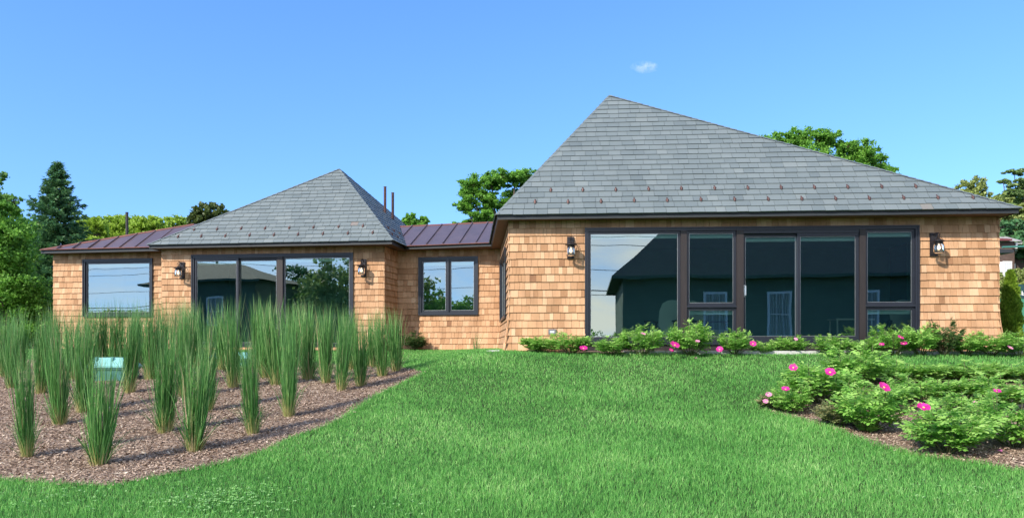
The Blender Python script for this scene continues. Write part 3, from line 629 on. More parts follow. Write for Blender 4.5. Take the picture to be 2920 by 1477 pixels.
# ------------------------------------------------------------------ furniture seen through the glass
def armchair(loc, rz, lab):
    t = empty('armchair', loc, rz)
    mb = MB(); mb.box((-.28, -.30, .34), (.28, .28, .46)); mb.build('seat_cushion', M['fabric'], t)
    mb = MB(); pr = [(0, .0), (.20, .02), (.27, .10), (.28, .45), (.22, .62), (.10, .68), (0, .69)]; n_ = 16
    for s_ in (0,):
        front = []; backp = []
        for (x, z) in pr + [(-x, z) for x, z in pr[::-1][1:-1]]: front.append((x, .24 + z * .25, .46 + z)); backp.append((x, .34 + z * .25, .46 + z))
        m_ = len(front); mb.mesh(front + backp, [tuple(range(m_)), tuple(range(2 * m_ - 1, m_ - 1, -1))] + [(j, m_ + j, m_ + (j + 1) % m_, (j + 1) % m_) for j in range(m_)])
    mb.build('back_cushion', M['fabric'], t)
    for x in (-.33, .33):
        for y in (-.28, .30): mb = MB(); mb.tube([(x, y, 0), (x, y * .95, .62)], [.018, .022], 8); mb.build('leg', M['darkwood'], t)
        mb = MB(); mb.tube([(x, -.34, .64), (x, 0, .66), (x, .36, .64)], .022, 8); mb.build('armrest', M['darkwood'], t)
    tag(t, lab, 'armchair', 'armchairs inside the house'); return t
zf = EZ - .085
armchair((3.42, 16.5, zf), R(-35), 'cream armchair with dark arms behind the large left patio pane')
armchair((4.42, 16.75, zf), R(35), 'cream armchair behind the lower awning pane, beside the dark post')
armchair((8.75, 16.35, zf), R(-20), 'cream armchair behind the narrow awning pane nearest the outer lantern')
tb = empty('side_table', (8.0, 17.4, zf)); mb = MB(); mb.box((-.45, -.25, .70), (.45, .25, .74)); mb.build('table_top', M['fabric'], tb)
for x in (-.4, .4):
    for y in (-.2, .2): mb = MB(); mb.tube([(x, y, 0), (x, y, .70)], .02, 6); mb.build('leg', M['fabric'], tb)
tag(tb, 'pale table standing inside behind the sliding patio door', 'table')

# ------------------------------------------------------------------ teal utility boxes and paving
def util(x0, x1, ytop, ybase, lab):
    b = ground((x0 + x1) / 2, ybase); s = b.y / F; wd = (x1 - x0) * s; H = (ybase - ytop) * s; t = empty('utility_box', b, .08); hb = H * .56; d = wd * .75
    mb = MB(); mb.box((-wd * .44, -d * .44, -.05), (wd * .44, d * .44, hb)); mb.box((-wd * .47, -d * .47, hb - .035), (wd * .47, d * .47, hb + .001)); mb.build('body', M['teal'], t)
    mb = MB(); a, c = wd / 2, d / 2; i = .62
    lo = [(-a, -c, hb), (a, -c, hb), (a, c, hb), (-a, c, hb)]; md = [(-a, -c, hb + .03), (a, -c, hb + .03), (a, c, hb + .03), (-a, c, hb + .03)]; hi = [(-a * i, -c * i, H), (a * i, -c * i, H), (a * i, c * i, H), (-a * i, c * i, H)]
    mb.mesh(lo + md + hi, [(3, 2, 1, 0), (8, 9, 10, 11)] + [(j, (j + 1) % 4, 4 + (j + 1) % 4, 4 + j) for j in range(4)] + [(4 + j, 4 + (j + 1) % 4, 8 + (j + 1) % 4, 8 + j) for j in range(4)])
    for x in (-.25, .1): mb.box((x * wd, -c * .8, hb + .03), (x * wd + .03, -c * i, H + .012))
    mb.build('lid', M['teal_lid'], t); tag(t, lab, 'utility box', 'teal utility boxes in the reed bed')
util(258, 384, 1019, 1083, 'pale teal lidded utility box behind the shortest grass clump, farther from the door'); util(606, 727, 1004, 1046, 'pale teal lidded utility box in the reeds in front of the patio door')
mb = MB(); mb.box((2.3, 14.82, EZ - .22), (7.2, 15.35, EZ - .085)); mb.box((7.23, 14.70, EZ - .22), (10.4, 15.15, EZ - .088)); tag(mb.build('paving', M['stone']), kind='structure')
p = ground(1408, 1002); mb = MB(); mb.box((-.09, -.10, -.02), (.12, .06, .028)); mb.box((-.16, .02, -.02), (-.10, .12, .02)); o = mb.build('edging_stone', M['stone']); o.location = p; tag(o, 'small pale stone set in the grass at the inside corner of the walls', 'stone')

# ------------------------------------------------------------------ reed grass
def reed_proto(seed, n=430):
    g = np.random.default_rng(seed); a = g.uniform(0, 6.283, n); r0 = .070 * np.sqrt(g.random(n)); h = .50 + .50 * g.beta(1.7, 1.7, n); h[g.random(n) < .12] *= .5
    sp = np.abs(g.normal(0, .068, n)) + .01; droop = g.random(n) < .15; sp[droop] += g.uniform(.06, .26, droop.sum()); h[droop] *= .55
    dx, dy = np.cos(a), np.sin(a); ts = [0, .25, .55, .8, 1.0]; w0 = g.uniform(.0022, .0058, n); f = g.uniform(0, 6.283, n); V = []; jx = g.normal(0, .075, n); jy = g.normal(0, .075, n)
    for k, t in enumerate(ts):
        rad = r0 * (1 + .5 * math.sin(math.pi * min(1, t * 1.25))) + sp * (t ** 1.3) * 1.35; z = h * t * (1 - .0 * t); z = np.where(droop, h * (t - .42 * t ** 3), z)
        ww = w0 * [.9, 1.1, 1.0, .6, 0][k]
        P = np.stack([dx * rad + .02 * t * np.sin(f * 3), dy * rad + .02 * t * np.cos(f * 2), z], 1); W = np.stack([np.cos(f) * ww, np.sin(f) * ww, 0 * ww], 1)
        P += np.stack([jx, jy, 0 * jx], 1) * t ** 2; V += [P - W, P + W] if k < 4 else [P]
    V = np.stack(V, 1).reshape(-1, 3); i = np.arange(n) * 9
    q4 = np.concatenate([np.stack([i + 2 * k, i + 2 * k + 1, i + 2 * k + 3, i + 2 * k + 2], 1) for k in range(3)]); q3 = np.stack([i + 6, i + 7, i + 8], 1)
    r = g.beta(1.4, 1.6, n) * .93; r[g.random(n) < .03] = 1.0; return V, q4, q3, np.concatenate([r, r, r, np.minimum(1, r + .1)])
def straw_proto(seed, n=150):
    g = np.random.default_rng(seed); a = g.uniform(0, 6.283, n); r0 = .10 * np.sqrt(g.random(n)); h = g.uniform(.06, .24, n); s = g.uniform(.02, .16, n); f = a + 1.57; w_ = g.uniform(.003, .006, n)
    P0 = np.stack([np.cos(a) * r0, np.sin(a) * r0, 0 * a], 1); P1 = np.stack([np.cos(a) * (r0 + s), np.sin(a) * (r0 + s), h], 1); W = np.stack([np.cos(f) * w_, np.sin(f) * w_, 0 * a], 1)
    V = np.stack([P0 - W, P0 + W, P1], 1).reshape(-1, 3); i = np.arange(n) * 3; return V, [np.stack([i, i + 1, i + 2], 1)], g.random(n)
reeds = [(79, 1310, 950, 'tall reed clump nearest the lower left corner, on bare mulch'), (284, 1331, 985, 'foremost narrow reed clump, standing before the farther teal box'), (554, 1291, 960, 'slender reed clump in the front row, closest to the curved lawn edge'),
  (170, 1214, 905, 'reed clump with yellow base just behind the gap of the two foremost clumps'), (470, 1238, 915, 'V-shaped reed clump leaning open, midway along the front row'), (722, 1240, 930, 'loose grey-green reed clump with a wide straw skirt near the lawn edge'),
  (824, 1191, 865, 'broad dark reed clump with one bent blade by the lawn curve'), (235, 1179, 890, 'upright reed clump with brown foot, just short of the farther teal box'), (594, 1175, 860, 'tall thick reed clump standing below the nearer teal box'),
  (368, 1124, 858, 'reed clump touching the inner end of the farther teal box'), (973, 1117, 880, 'dense reed clump in front of the lantern by the door corner'), (1029, 1103, 900, 'thin short reed clump beside the dense one near the outer corner'),
  (522, 1135, 845, 'reed clump rising in front of the left lantern and door frame'), (1090, 1075, 878, 'second last reed clump toward the lawn, in front of the pavilion corner'), (1130, 1061, 885, 'last reed clump of the bed, closest to the connecting wall and lawn'),
  (116, 1124, 878, 'reed clump behind the tall corner clump, left part of the bed'), (664, 1108, 842, 'reed clump hiding the middle of the nearer teal box'), (880, 1086, 855, 'reed clump in front of the wide fixed pane of the smaller door'),
  (787, 1100, 840, 'reed clump under the post of the smaller patio door'), (430, 1085, 850, 'reed clump below the right edge of the picture window'), (9, 1077, 885, 'reed clump cut by the photo edge beside the leafy shrub'),
  (60, 1062, 880, 'back row reed clump below the leafy deciduous tree'), (160, 1052, 872, 'back row reed clump at the outer corner of the picture window wing'), (250, 1050, 868, 'back row reed clump under the outer jamb of the picture window'),
  (330, 1056, 858, 'back row reed clump under the middle of the picture window'), (500, 1060, 850, 'back row reed clump between the lantern and the picture window wing'), (565, 1052, 862, 'back row reed clump at the outer jamb of the smaller patio door'),
  (735, 1054, 850, 'back row reed clump against the middle sliding pane'), (830, 1050, 865, 'back row reed clump against the fixed door pane, outer half'), (930, 1054, 868, 'back row reed clump against the fixed door pane, inner half'),
  (1005, 1056, 872, 'back row reed clump at the inner jamb of the smaller patio door'), (1062, 1048, 885, 'back row reed clump at the corner of the smaller pavilion'), (395, 1048, 866, 'back row reed clump where the picture window wing meets the pavilion'),
  (635, 1058, 855, 'back row reed clump behind the inner end of the nearer teal box'), (205, 1085, 880, 'mid row reed clump just left of the farther teal box'),
  (290, 1044, 862, 'rearmost reed clump behind the farther teal box, under the picture window'), (465, 1046, 848, 'rearmost reed clump under the lantern beside the picture window wing'), (535, 1096, 852, 'mid row reed clump with bent tips before the outer door jamb'),
  (756, 1080, 848, 'mid row reed clump just past the inner end of the nearer teal box'), (845, 1042, 866, 'rearmost reed clump against the sill of the fixed door pane'), (930, 1096, 868, 'mid row reed clump between the dense one and the thick middle one'),
  (30, 1110, 900, 'mid row reed clump left of the tall corner clump, near the photo edge'), (985, 1044, 876, 'rearmost reed clump below the lantern by the pavilion corner')]
RP = []
for s in range(5):
    V, q4, q3, r = reed_proto(20 + s, [330, 260, 370, 290, 320][s]); SV, SF, sr = straw_proto(50 + s); RP.append((V, q4, q3, r, SV, SF, sr))
protos = {}
for i, (px, py, ty, lab) in enumerate(reeds):
    g = ground(px, py); H = (py - ty + 22) * g.y / F; k = i % 5
    t = empty('reed_clump', g, random.uniform(0, 6.28))
    if k in protos:
        for c in protos[k].children: c2 = c.copy(); col.objects.link(c2); c2.parent = t
    else:
        V, q4, q3, r, SV, SF, sr = RP[k]; np_mesh('blades', V, [q4, q3], M['reed'], {'r': r}, t); np_mesh('straw_base', SV, SF, M['straw'], {'r': sr}, t); protos[k] = t
    wsc = random.uniform(.54, .82) * (1.0 if H < 1.3 else 1.12) * (1.10 if py < 1090 else 1.0); t.scale = (wsc, wsc, H); t.rotation_euler.x = random.uniform(-.06, .06); t.rotation_euler.y = random.uniform(-.07, .07)
    tag(t, lab, 'grass clump', 'clumps of reed grass planted in the mulch bed')
g = ground(1358, 999); t = empty('grass_tuft', g); V, q4, q3, r = reed_proto(77, 40); np_mesh('blades', V * np.array([.7, .7, .56]), [q4, q3], M['reed'], {'r': r}, t); tag(t, 'thin wispy grass tuft against the connecting wall below the casement window', 'grass tuft')

# ------------------------------------------------------------------ rose bushes
LEAFLET = [(-.5, 0), (-.15, .5), (.25, .42), (.5, 0), (.25, -.42), (-.15, -.5)]
def rose_proto(seed, nl=230, cane=22):
    g = random.Random(seed); V = []; Fc = []; r = []; st = MB()
    def leaf(p, d, size, rr):
        d = d.normalized(); s = d.cross(Vector((0, 0, 1)))
        s = s.normalized() if s.length > .01 else Vector((1, 0, 0)); up = s.cross(d).normalized()
        roll = g.uniform(-.7, .7); s = (s * math.cos(roll) + up * math.sin(roll)); up = s.cross(d).normalized()
        for k in range(7):
            if k == 6: c = p + d * size * .95; ax = d; sgn = 0
            else: j = k // 2; sgn = 1 if k % 2 else -1; c = p + d * size * (.25 + .26 * j) - up * .02 * size * j * j; ax = (d * .45 + s * sgn).normalized()
            ax = (ax - up * g.uniform(.05, .45)).normalized(); L_ = size * .36 * g.uniform(.85, 1.15); W_ = L_ * .60; c = c + ax * L_ * .42; sd_ = up.cross(ax).normalized()
            i = len(V); tw = g.uniform(-.4, .4); nn = (up + sd_ * tw).normalized(); sd2 = nn.cross(ax).normalized()
            for (a, b) in LEAFLET: V.append(c + ax * a * L_ + sd2 * b * W_ + nn * abs(b) * W_ * .38)
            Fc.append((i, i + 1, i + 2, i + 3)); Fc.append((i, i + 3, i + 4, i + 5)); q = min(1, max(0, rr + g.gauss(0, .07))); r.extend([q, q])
    tips = []
    for c in range(cane):
        a = g.uniform(0, 6.283); rad = g.uniform(.15, 1) ** .6; h = g.uniform(.62, 1) * (1.05 - .38 * rad ** 2); p0 = Vector((math.cos(a) * .05, math.sin(a) * .05, 0)); p2 = Vector((math.cos(a) * rad * .5, math.sin(a) * rad * .5, h * .92)); p1 = (p0 + p2) / 2 + Vector((math.cos(a), math.sin(a), -.3)) * .08
        st.tube([p0, p1, p2], [.009, .007, .004], 5); tips.append((p0, p1, p2, a))
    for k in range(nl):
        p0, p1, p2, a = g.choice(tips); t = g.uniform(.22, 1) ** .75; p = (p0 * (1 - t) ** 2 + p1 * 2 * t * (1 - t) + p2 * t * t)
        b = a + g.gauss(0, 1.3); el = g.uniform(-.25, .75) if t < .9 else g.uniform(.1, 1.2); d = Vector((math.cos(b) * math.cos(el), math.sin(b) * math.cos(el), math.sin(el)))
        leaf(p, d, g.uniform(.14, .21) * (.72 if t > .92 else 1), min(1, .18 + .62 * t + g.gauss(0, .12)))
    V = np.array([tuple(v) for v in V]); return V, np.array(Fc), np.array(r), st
def flower_mesh(m):
    g = random.Random(5); V = []; Fc = []; r = []
    for k in range(6):
        a = k * 2 * math.pi / 6 + g.uniform(-.1, .1); ca, sa = math.cos(a), math.sin(a); i = len(V)
        for (rr, ww, z) in ((.10, .06, 0), (.45, .34, .10), (.85, .40, .22), (1.0, .20, .20)):
            for s in (-1, 0, 1): V.append((ca * rr - sa * ww * s, sa * rr + ca * ww * s, z + (0 if s else -.06) + g.uniform(-.04, .05)))
        for j in range(3):
            for s in range(2): Fc.append((i + j * 3 + s, i + j * 3 + s + 1, i + j * 3 + s + 4, i + j * 3 + s + 3)); r.append(g.random())
    me = np_mesh('flower', np.array(V) * .5, [np.array(Fc)], m, {'r': r}, smooth=True)
    return me
FM = {}; 
for nm, m in (('petal', M['petal']), ('petal_pale', M['petal_pale'])):
    o = flower_mesh(m); FM[nm] = o.data; bpy.data.objects.remove(o)
mb = MB(); mb.lathe([(.0, .06), (.09, .05), (.13, .02), (.10, -.02)], (0, 0, 0), 10); o = mb.build('flower_centre', M['pollen']); CM = o.data; bpy.data.objects.remove(o)
BP = []
for s in range(4):
    V, Fc, r, st = rose_proto(100 + s, [400, 430, 380, 410][s]); BP.append((V, Fc, r, st))
bush_meshes = {}
def bush(px, py, width, ytop, lab, kind='rose_leaf', k=None, D=None, name='rose_bush', cat='rose bush', group='rose bushes in flower by the house', flowers=()):
    g = ground(px, py) if D is None else at(px, py, D); s = g.y / F; wd = width * s; H = (py - ytop) * s; k = random.randrange(4) if k is None else k
    t = empty(name, g, random.uniform(0, 6.28)); key = (k, kind)
    if key not in bush_meshes:
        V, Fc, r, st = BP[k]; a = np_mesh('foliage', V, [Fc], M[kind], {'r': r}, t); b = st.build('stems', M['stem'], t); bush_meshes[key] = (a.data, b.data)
    else:
        for nm, me in zip(('foliage', 'stems'), bush_meshes[key]): o = bpy.data.objects.new(nm, me); col.objects.link(o); o.parent = t
    t.scale = (wd * 1.06, wd * 1.06, H * 1.16)
    for (fx, fy, fs, pale) in flowers:
        P = at(fx, fy, g.y - wd * .50 - .04); f = bpy.data.objects.new('flower', FM['petal_pale' if pale else 'petal']); col.objects.link(f)
        c = bpy.data.objects.new('flower_centre', CM); col.objects.link(c); c.parent = f
        S = fs * 1.0 * P.y / F; tilt = Euler((random.uniform(.5, 1.15), random.uniform(-.4, .4), random.uniform(0, 6.28)), 'XYZ'); tm = Matrix.Rotation(random.uniform(-.5, .5), 4, 'Z') @ Matrix.Rotation(random.uniform(.45, 1.0), 4, 'X') @ Matrix.Rotation(random.uniform(0, 6.28), 4, 'Z')
        world = Matrix.Translation(P) @ tm @ Matrix.Scale(S, 4); bpy_m = Matrix.LocRotScale(t.location, t.rotation_euler, t.scale)
        f.parent = t; f.matrix_parent_inverse = bpy_m.inverted(); f.matrix_basis = world; c.scale = (.75, .75, .75)
    tag(t, lab, cat, group); return t
bush(2262, 1181, 112, 1092, 'low rose bush at the tip of the mulch bed with one pink flower', flowers=[(2240, 1109, 24, 0)])
bush(2340, 1152, 210, 1030, 'bushy rose with two magenta flowers rising behind the bed tip', flowers=[(2262, 1048, 24, 0), (2367, 1061, 30, 0)])
bush(2478, 1234, 190, 1092, 'front rose bush with a single large magenta bloom on its crown', flowers=[(2521, 1104, 35, 0)])
bush(2698, 1297, 225, 1160, 'foremost rose bush beside open mulch, bloom above its shoulder', flowers=[(2634, 1161, 36, 0)])
bush(2890, 1278, 200, 1120, 'rose bush cut by the photo edge low on the mulch bed')
bush(2640, 1152, 200, 1062, 'flowerless rose bush in the middle of the mulch bed')
bush(2838, 1172, 200, 1070, 'rose bush holding a dark magenta bloom over a pale bud', flowers=[(2843, 1115, 22, 0), (2834, 1133, 14, 1), (2780, 1147, 12, 1)])
bush(2440, 1104, 180, 985, 'tall upright rose at the back of the mulch bed before the patio window')
bush(2600, 1096, 180, 1022, 'back row rose bush below the narrow awning panes')
bush(2775, 1090, 190, 1028, 'back row rose bush below the blank end of the cedar wall')
bush(2920, 1090, 180, 1030, 'back row rose bush half out of the photo below the arborvitae')
bush(2202, 1168, 74, 1122, 'small straggly rose with pale pink blooms at the lawn edge', 'rose_leaf_pale', flowers=[(2192, 1125, 18, 1), (2183, 1144, 17, 1)])
bush(2388, 1216, 120, 1142, 'sparse rose with yellowing leaves in front of the bloom-crowned bush', 'rose_leaf_pale')
bush(2500, 1170, 170, 1080, 'rose bush filling the gap behind the bloom-crowned bush')
bush(2740, 1222, 170, 1110, 'rose bush wedged behind the foremost one')
bush(2476, 1238, 60, 1196, 'knee high sucker of rose sprouting from the bare mulch')
gw = 'rose bushes along the wall of the main pavilion'
for (px, py, wd, ty, lab, kd, fl_) in [
    (1545, 1006, 120, 950, 'first wall rose, spreading beneath the grey outlet cover', 'rose_leaf', []), (1630, 1010, 120, 944, 'wall rose under the lantern with one low magenta flower', 'rose_leaf', [(1664, 993, 24, 0)]),
    (1742, 1013, 100, 958, 'small wall rose at the outer corner of the big fixed pane', 'rose_leaf', []), (1832, 1013, 130, 922, 'wall rose hiding the chair behind the big fixed pane', 'rose_leaf', [(1834, 952, 15, 1)]),
    (1968, 1014, 130, 912, 'tallest wall rose, peaking before the first dark post, with a big magenta bloom', 'rose_leaf', [(1924, 984, 30, 0), (1914, 998, 13, 0), (1989, 973, 14, 1)]),
    (2096, 1012, 104, 940, 'wall rose before the handle of the sliding door with a pink bloom', 'rose_leaf', [(2052, 996, 20, 0), (2147, 980, 20, 0)]), (2172, 1010, 70, 972, 'tiny wall rose before the first sliding pane', 'rose_leaf', []),
    (2250, 1008, 104, 957, 'round wall rose standing alone before the meeting stiles', 'rose_leaf', [(2269, 967, 12, 1)]), (2372, 1012, 110, 955, 'low wall rose before the second sliding pane', 'rose_leaf', []),
    (2470, 1012, 110, 962, 'low wall rose before the last dark post', 'rose_leaf', [(2514, 982, 16, 0)]), (2548, 1013, 120, 924, 'wall rose with two stacked magenta blooms under the narrow panes', 'rose_leaf', [(2568, 962, 18, 0), (2577, 979, 20, 0)]),
    (2625, 1014, 110, 925, 'wall rose at the inner jamb end of the patio window', 'rose_leaf', []), (2690, 1014, 100, 918, 'dark bronze-leaved wall rose under the end lantern', 'rose_leaf_dark', []),
    (2755, 1014, 110, 950, 'wall rose beneath the blank cedar end wall', 'rose_leaf', []), (2830, 1014, 120, 948, 'wall rose at the house corner below the arborvitae', 'rose_leaf', [(2880, 991, 17, 1)]), (2905, 1016, 110, 944, 'last wall rose, past the house corner', 'rose_leaf', [])]:
    bush(px, py, wd * .92, ty, lab, kd, group=gw, flowers=fl_)
bush(1180, 998, 66, 948, 'small dark shrub at the foot of the connecting wall', 'rose_leaf_dark', name='shrub', cat='shrub', group=None, D=20.1)

for i, (px, py, lab) in enumerate([(1983, 1032, 'pale pink petal fallen on the lawn below the tallest wall rose'), (2262, 1050, 'pink petal fallen on the grass behind the mulch bed tip'), (2849, 1297, 'pink petal fallen on bare mulch near the foremost rose')]):
    g = ground(px, py); me = bpy.data.meshes.new('fallen_petal'); q = [(0, -.03, .0), (.025, -.012, .012), (.03, .02, .016), (0, .03, .006), (-.03, .02, .016), (-.025, -.012, .012)]
    me.from_pydata(q + [(0, 0, .002)], [], [(j, (j + 1) % 6, 6) for j in range(6)]); me.materials.append(M['petal_pale']); o = bpy.data.objects.new('fallen_petal', me); col.objects.link(o); o.location = g + Vector((0, 0, .065 if i < 2 else .04)); o.scale = (1.3, 1.3, 1.3); tag(o, lab, 'petal')
# ------------------------------------------------------------------ trees
def leafcloud(g, C, Rr, n, size, flat=1.0, up=.5):
    """n leaf quads per clump centre C (m,3) radius Rr"""
    m = len(C); idx = np.repeat(np.arange(m), n); N_ = len(idx); P = C[idx] + g.normal(0, .45, (N_, 3)) * Rr[idx][:, None] * np.array([1, 1, flat])
    nrm = g.normal(0, 1, (N_, 3)); nrm[:, 2] += up; nrm /= np.linalg.norm(nrm, axis=1)[:, None]
    a = np.cross(nrm, g.normal(0, 1, (N_, 3))); a /= np.linalg.norm(a, axis=1)[:, None]; b = np.cross(nrm, a)
    s = size * g.uniform(.6, 1.3, N_)[:, None]; A = a * s * .5; B = b * s * .34
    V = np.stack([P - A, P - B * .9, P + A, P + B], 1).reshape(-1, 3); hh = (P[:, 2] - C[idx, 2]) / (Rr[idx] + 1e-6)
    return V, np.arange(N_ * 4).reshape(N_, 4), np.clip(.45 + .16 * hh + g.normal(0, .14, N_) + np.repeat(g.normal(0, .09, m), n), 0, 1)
def tree(name, lab, cat, x, D, zb, blobs, leafmat, size, per, nc, seed, trunk=.2, group=None, flat=.75, shellr=(.55, 1.0), cr=.20):
    """blobs: (px, py, rx, ry) in photograph pixels at depth D, turned into metre-sized ellipsoids"""
    g = np.random.default_rng(seed); s = D / F; base = Vector(((x - CX) * s, D, zb)); t = empty(name, base); C = []; Rr = []; st = MB()
    top = max((HZ - b[1]) * s + EZ for b in blobs) - zb; fork = Vector((0, 0, max(.8, top * .42)))
    st.tube([(0, 0, -.3), (0.04 * top * .2, 0, fork.z * .5), tuple(fork)], [trunk * 1.25, trunk, trunk * .8], 9)
    for (bx, by, rx, ry) in blobs:
        c = np.array([(bx - x) * s, g.normal(0, .25) * rx * s, EZ + (HZ - by) * s - zb]); R3 = np.array([rx * s, rx * s * .85, ry * s]); m = max(4, int(nc * rx * ry / 1000))
        d = g.normal(0, 1, (m, 3)); d /= np.linalg.norm(d, axis=1)[:, None]; rad = g.uniform(*shellr, m)[:, None]; P = c + d * rad * R3; C.append(P); Rr.append(np.full(m, cr * (rx * ry) ** .5 * s) * g.uniform(.7, 1.4, m))
        cv = Vector(c); mid = (fork + cv) / 2 + Vector((0, 0, -.06 * top)); st.tube([tuple(fork * .95), tuple(mid), tuple(cv)], [trunk * .5, trunk * .3, trunk * .13], 6)
        for j in range(min(m, 16)): e = Vector(P[j]); st.tube([tuple(cv), tuple((cv + e) / 2 + Vector((0, 0, .05 * ry * s))), tuple(e)], [trunk * .13, trunk * .08, trunk * .03], 4)
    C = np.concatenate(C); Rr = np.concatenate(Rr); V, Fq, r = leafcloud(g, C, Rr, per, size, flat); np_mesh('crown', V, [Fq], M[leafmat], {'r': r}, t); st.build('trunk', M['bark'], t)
    tag(t, lab, cat, group); return t
gz = lambda D: EZ - .3
tree('deciduous_tree', 'leafy green tree filling the far left edge in front of the dark spruce', 'tree', 20, 23, EZ - .35,
     [(-40, 700, 130, 90), (5, 670, 78, 62), (15, 760, 88, 80), (20, 850, 120, 90), (62, 870, 58, 70), (-60, 820, 120, 100), (75, 930, 80, 50), (10, 950, 110, 50), (-10, 600, 60, 30)], 'leaf_mid', .085, 110, 14, 1, .22, shellr=(.3, 1.05), cr=.24)
tree('deciduous_tree', 'open branched tree rising behind the leafy tree at the far left edge', 'tree', -40, 27, EZ - .3, [(-30, 560, 50, 45), (10, 570, 45, 22), (45, 575, 30, 14), (-10, 510, 26, 30), (5, 610, 60, 30), (70, 640, 45, 30)], 'leaf_fresh', .13, 34, 16, 2, .16, cr=.26)
gl = 'yellow-green trees along the far tree line'
for i, (px, rx, ty, lab) in enumerate([(95, 45, 640, 'lime green tree seen in the gap left of the spruce'), (262, 46, 612, 'lime green far tree directly right of the spruce'), (345, 52, 606, 'lime green far tree behind the brown vent pipe'), (428, 50, 608, 'lime green far tree between vent pipe and slate roof'), (500, 46, 612, 'lime green far tree beside the olive tree'), (300, 60, 640, 'lower pale tree peeking over the copper hip')]):
    tree('deciduous_tree', lab, 'tree', px, 52 + 3 * (i % 3), EZ - .5, [(px, ty + 42, rx, 42), (px - 22, ty + 60, rx * .8, 48), (px + 24, ty + 58, rx * .8, 48), (px, ty + 110, rx * 1.3, 60)], 'leaf_lime', .20, 70, 30, 30 + i, .3, gl, shellr=(.5, 1.0), cr=.20)
tree('deciduous_tree', 'olive brown tree behind the left hip of the smaller slate roof', 'tree', 605, 46, EZ - .4, [(605, 610, 50, 30), (570, 625, 40, 30), (640, 630, 40, 30), (600, 670, 70, 40)], 'leaf_olive', .22, 50, 34, 41, .3)
tree('deciduous_tree', 'large green tree with sky gaps rising between the two pavilions', 'tree', 1440, 38, EZ - .4,
     [(1345, 545, 46, 38), (1400, 512, 55, 26), (1470, 505, 60, 24), (1530, 520, 50, 40), (1330, 590, 34, 26), (1400, 575, 40, 32), (1380, 625, 50, 24), (1330, 636, 45, 12), (1460, 585, 50, 44), (1440, 640, 70, 40)], 'leaf_mid', .115, 100, 44, 42, .25, shellr=(.2, 1.08), cr=.26, flat=.55)
tree('deciduous_tree', 'small round green tree top just above the copper ridge', 'tree', 1185, 48, EZ - .4, [(1172, 632, 30, 22), (1205, 632, 26, 20), (1190, 660, 50, 30)], 'leaf_mid', .20, 46, 44, 43, .2)
tree('deciduous_tree', 'broad dark green tree rising behind the long right hip of the main roof', 'tree', 2350, 40, EZ - .4,
     [(2215, 410, 55, 34), (2285, 400, 50, 32), (2350, 400, 45, 32), (2410, 425, 40, 30), (2465, 445, 40, 40), (2510, 480, 36, 34), (2535, 500, 28, 24), (2420, 480, 60, 40), (2300, 470, 90, 50), (2450, 560, 100, 60)], 'leaf_mid', .115, 100, 40, 44, .3, shellr=(.2, 1.08), cr=.25)
tree('deciduous_tree', 'pale yellow-green tree behind the far right slope of the main roof', 'tree', 2772, 55, EZ - .4, [(2772, 545, 45, 34), (2735, 570, 36, 30), (2812, 580, 40, 34), (2770, 620, 80, 50)], 'pine_pale', .17, 90, 40, 45, .25, shellr=(.2, 1.1))
tree('pine_tree', 'tall wispy pine at the far right edge above the brown house', 'tree', 2905, 58, EZ - .4, [(2890, 492, 34, 10), (2866, 515, 30, 7), (2905, 530, 40, 14), (2875, 560, 46, 16), (2925, 585, 50, 18), (2870, 605, 50, 16), (2900, 640, 60, 20), (2950, 540, 40, 30)], 'pine', .17, 110, 70, 46, .2, flat=.30, cr=.30, shellr=(.2, 1.15))
tree('pine_tree', 'mid height pale green pine in front of the wispy one', 'tree', 2850, 52, EZ - .4, [(2850, 575, 40, 22), (2835, 610, 46, 22), (2900, 600, 46, 22), (2870, 640, 70, 22), (2930, 620, 50, 30)], 'pine_pale', .17, 90, 60, 47, .25, flat=.35, shellr=(.2, 1.15))
tree('pine_tree', 'dark low pine boughs right behind the brown house roof', 'tree', 2900, 50, EZ - .4, [(2860, 650, 50, 14), (2905, 640, 50, 14), (2880, 672, 60, 14), (2950, 660, 50, 30), (2880, 720, 80, 50)], 'spruce', .26, 36, 46, 48, .3, flat=.4)
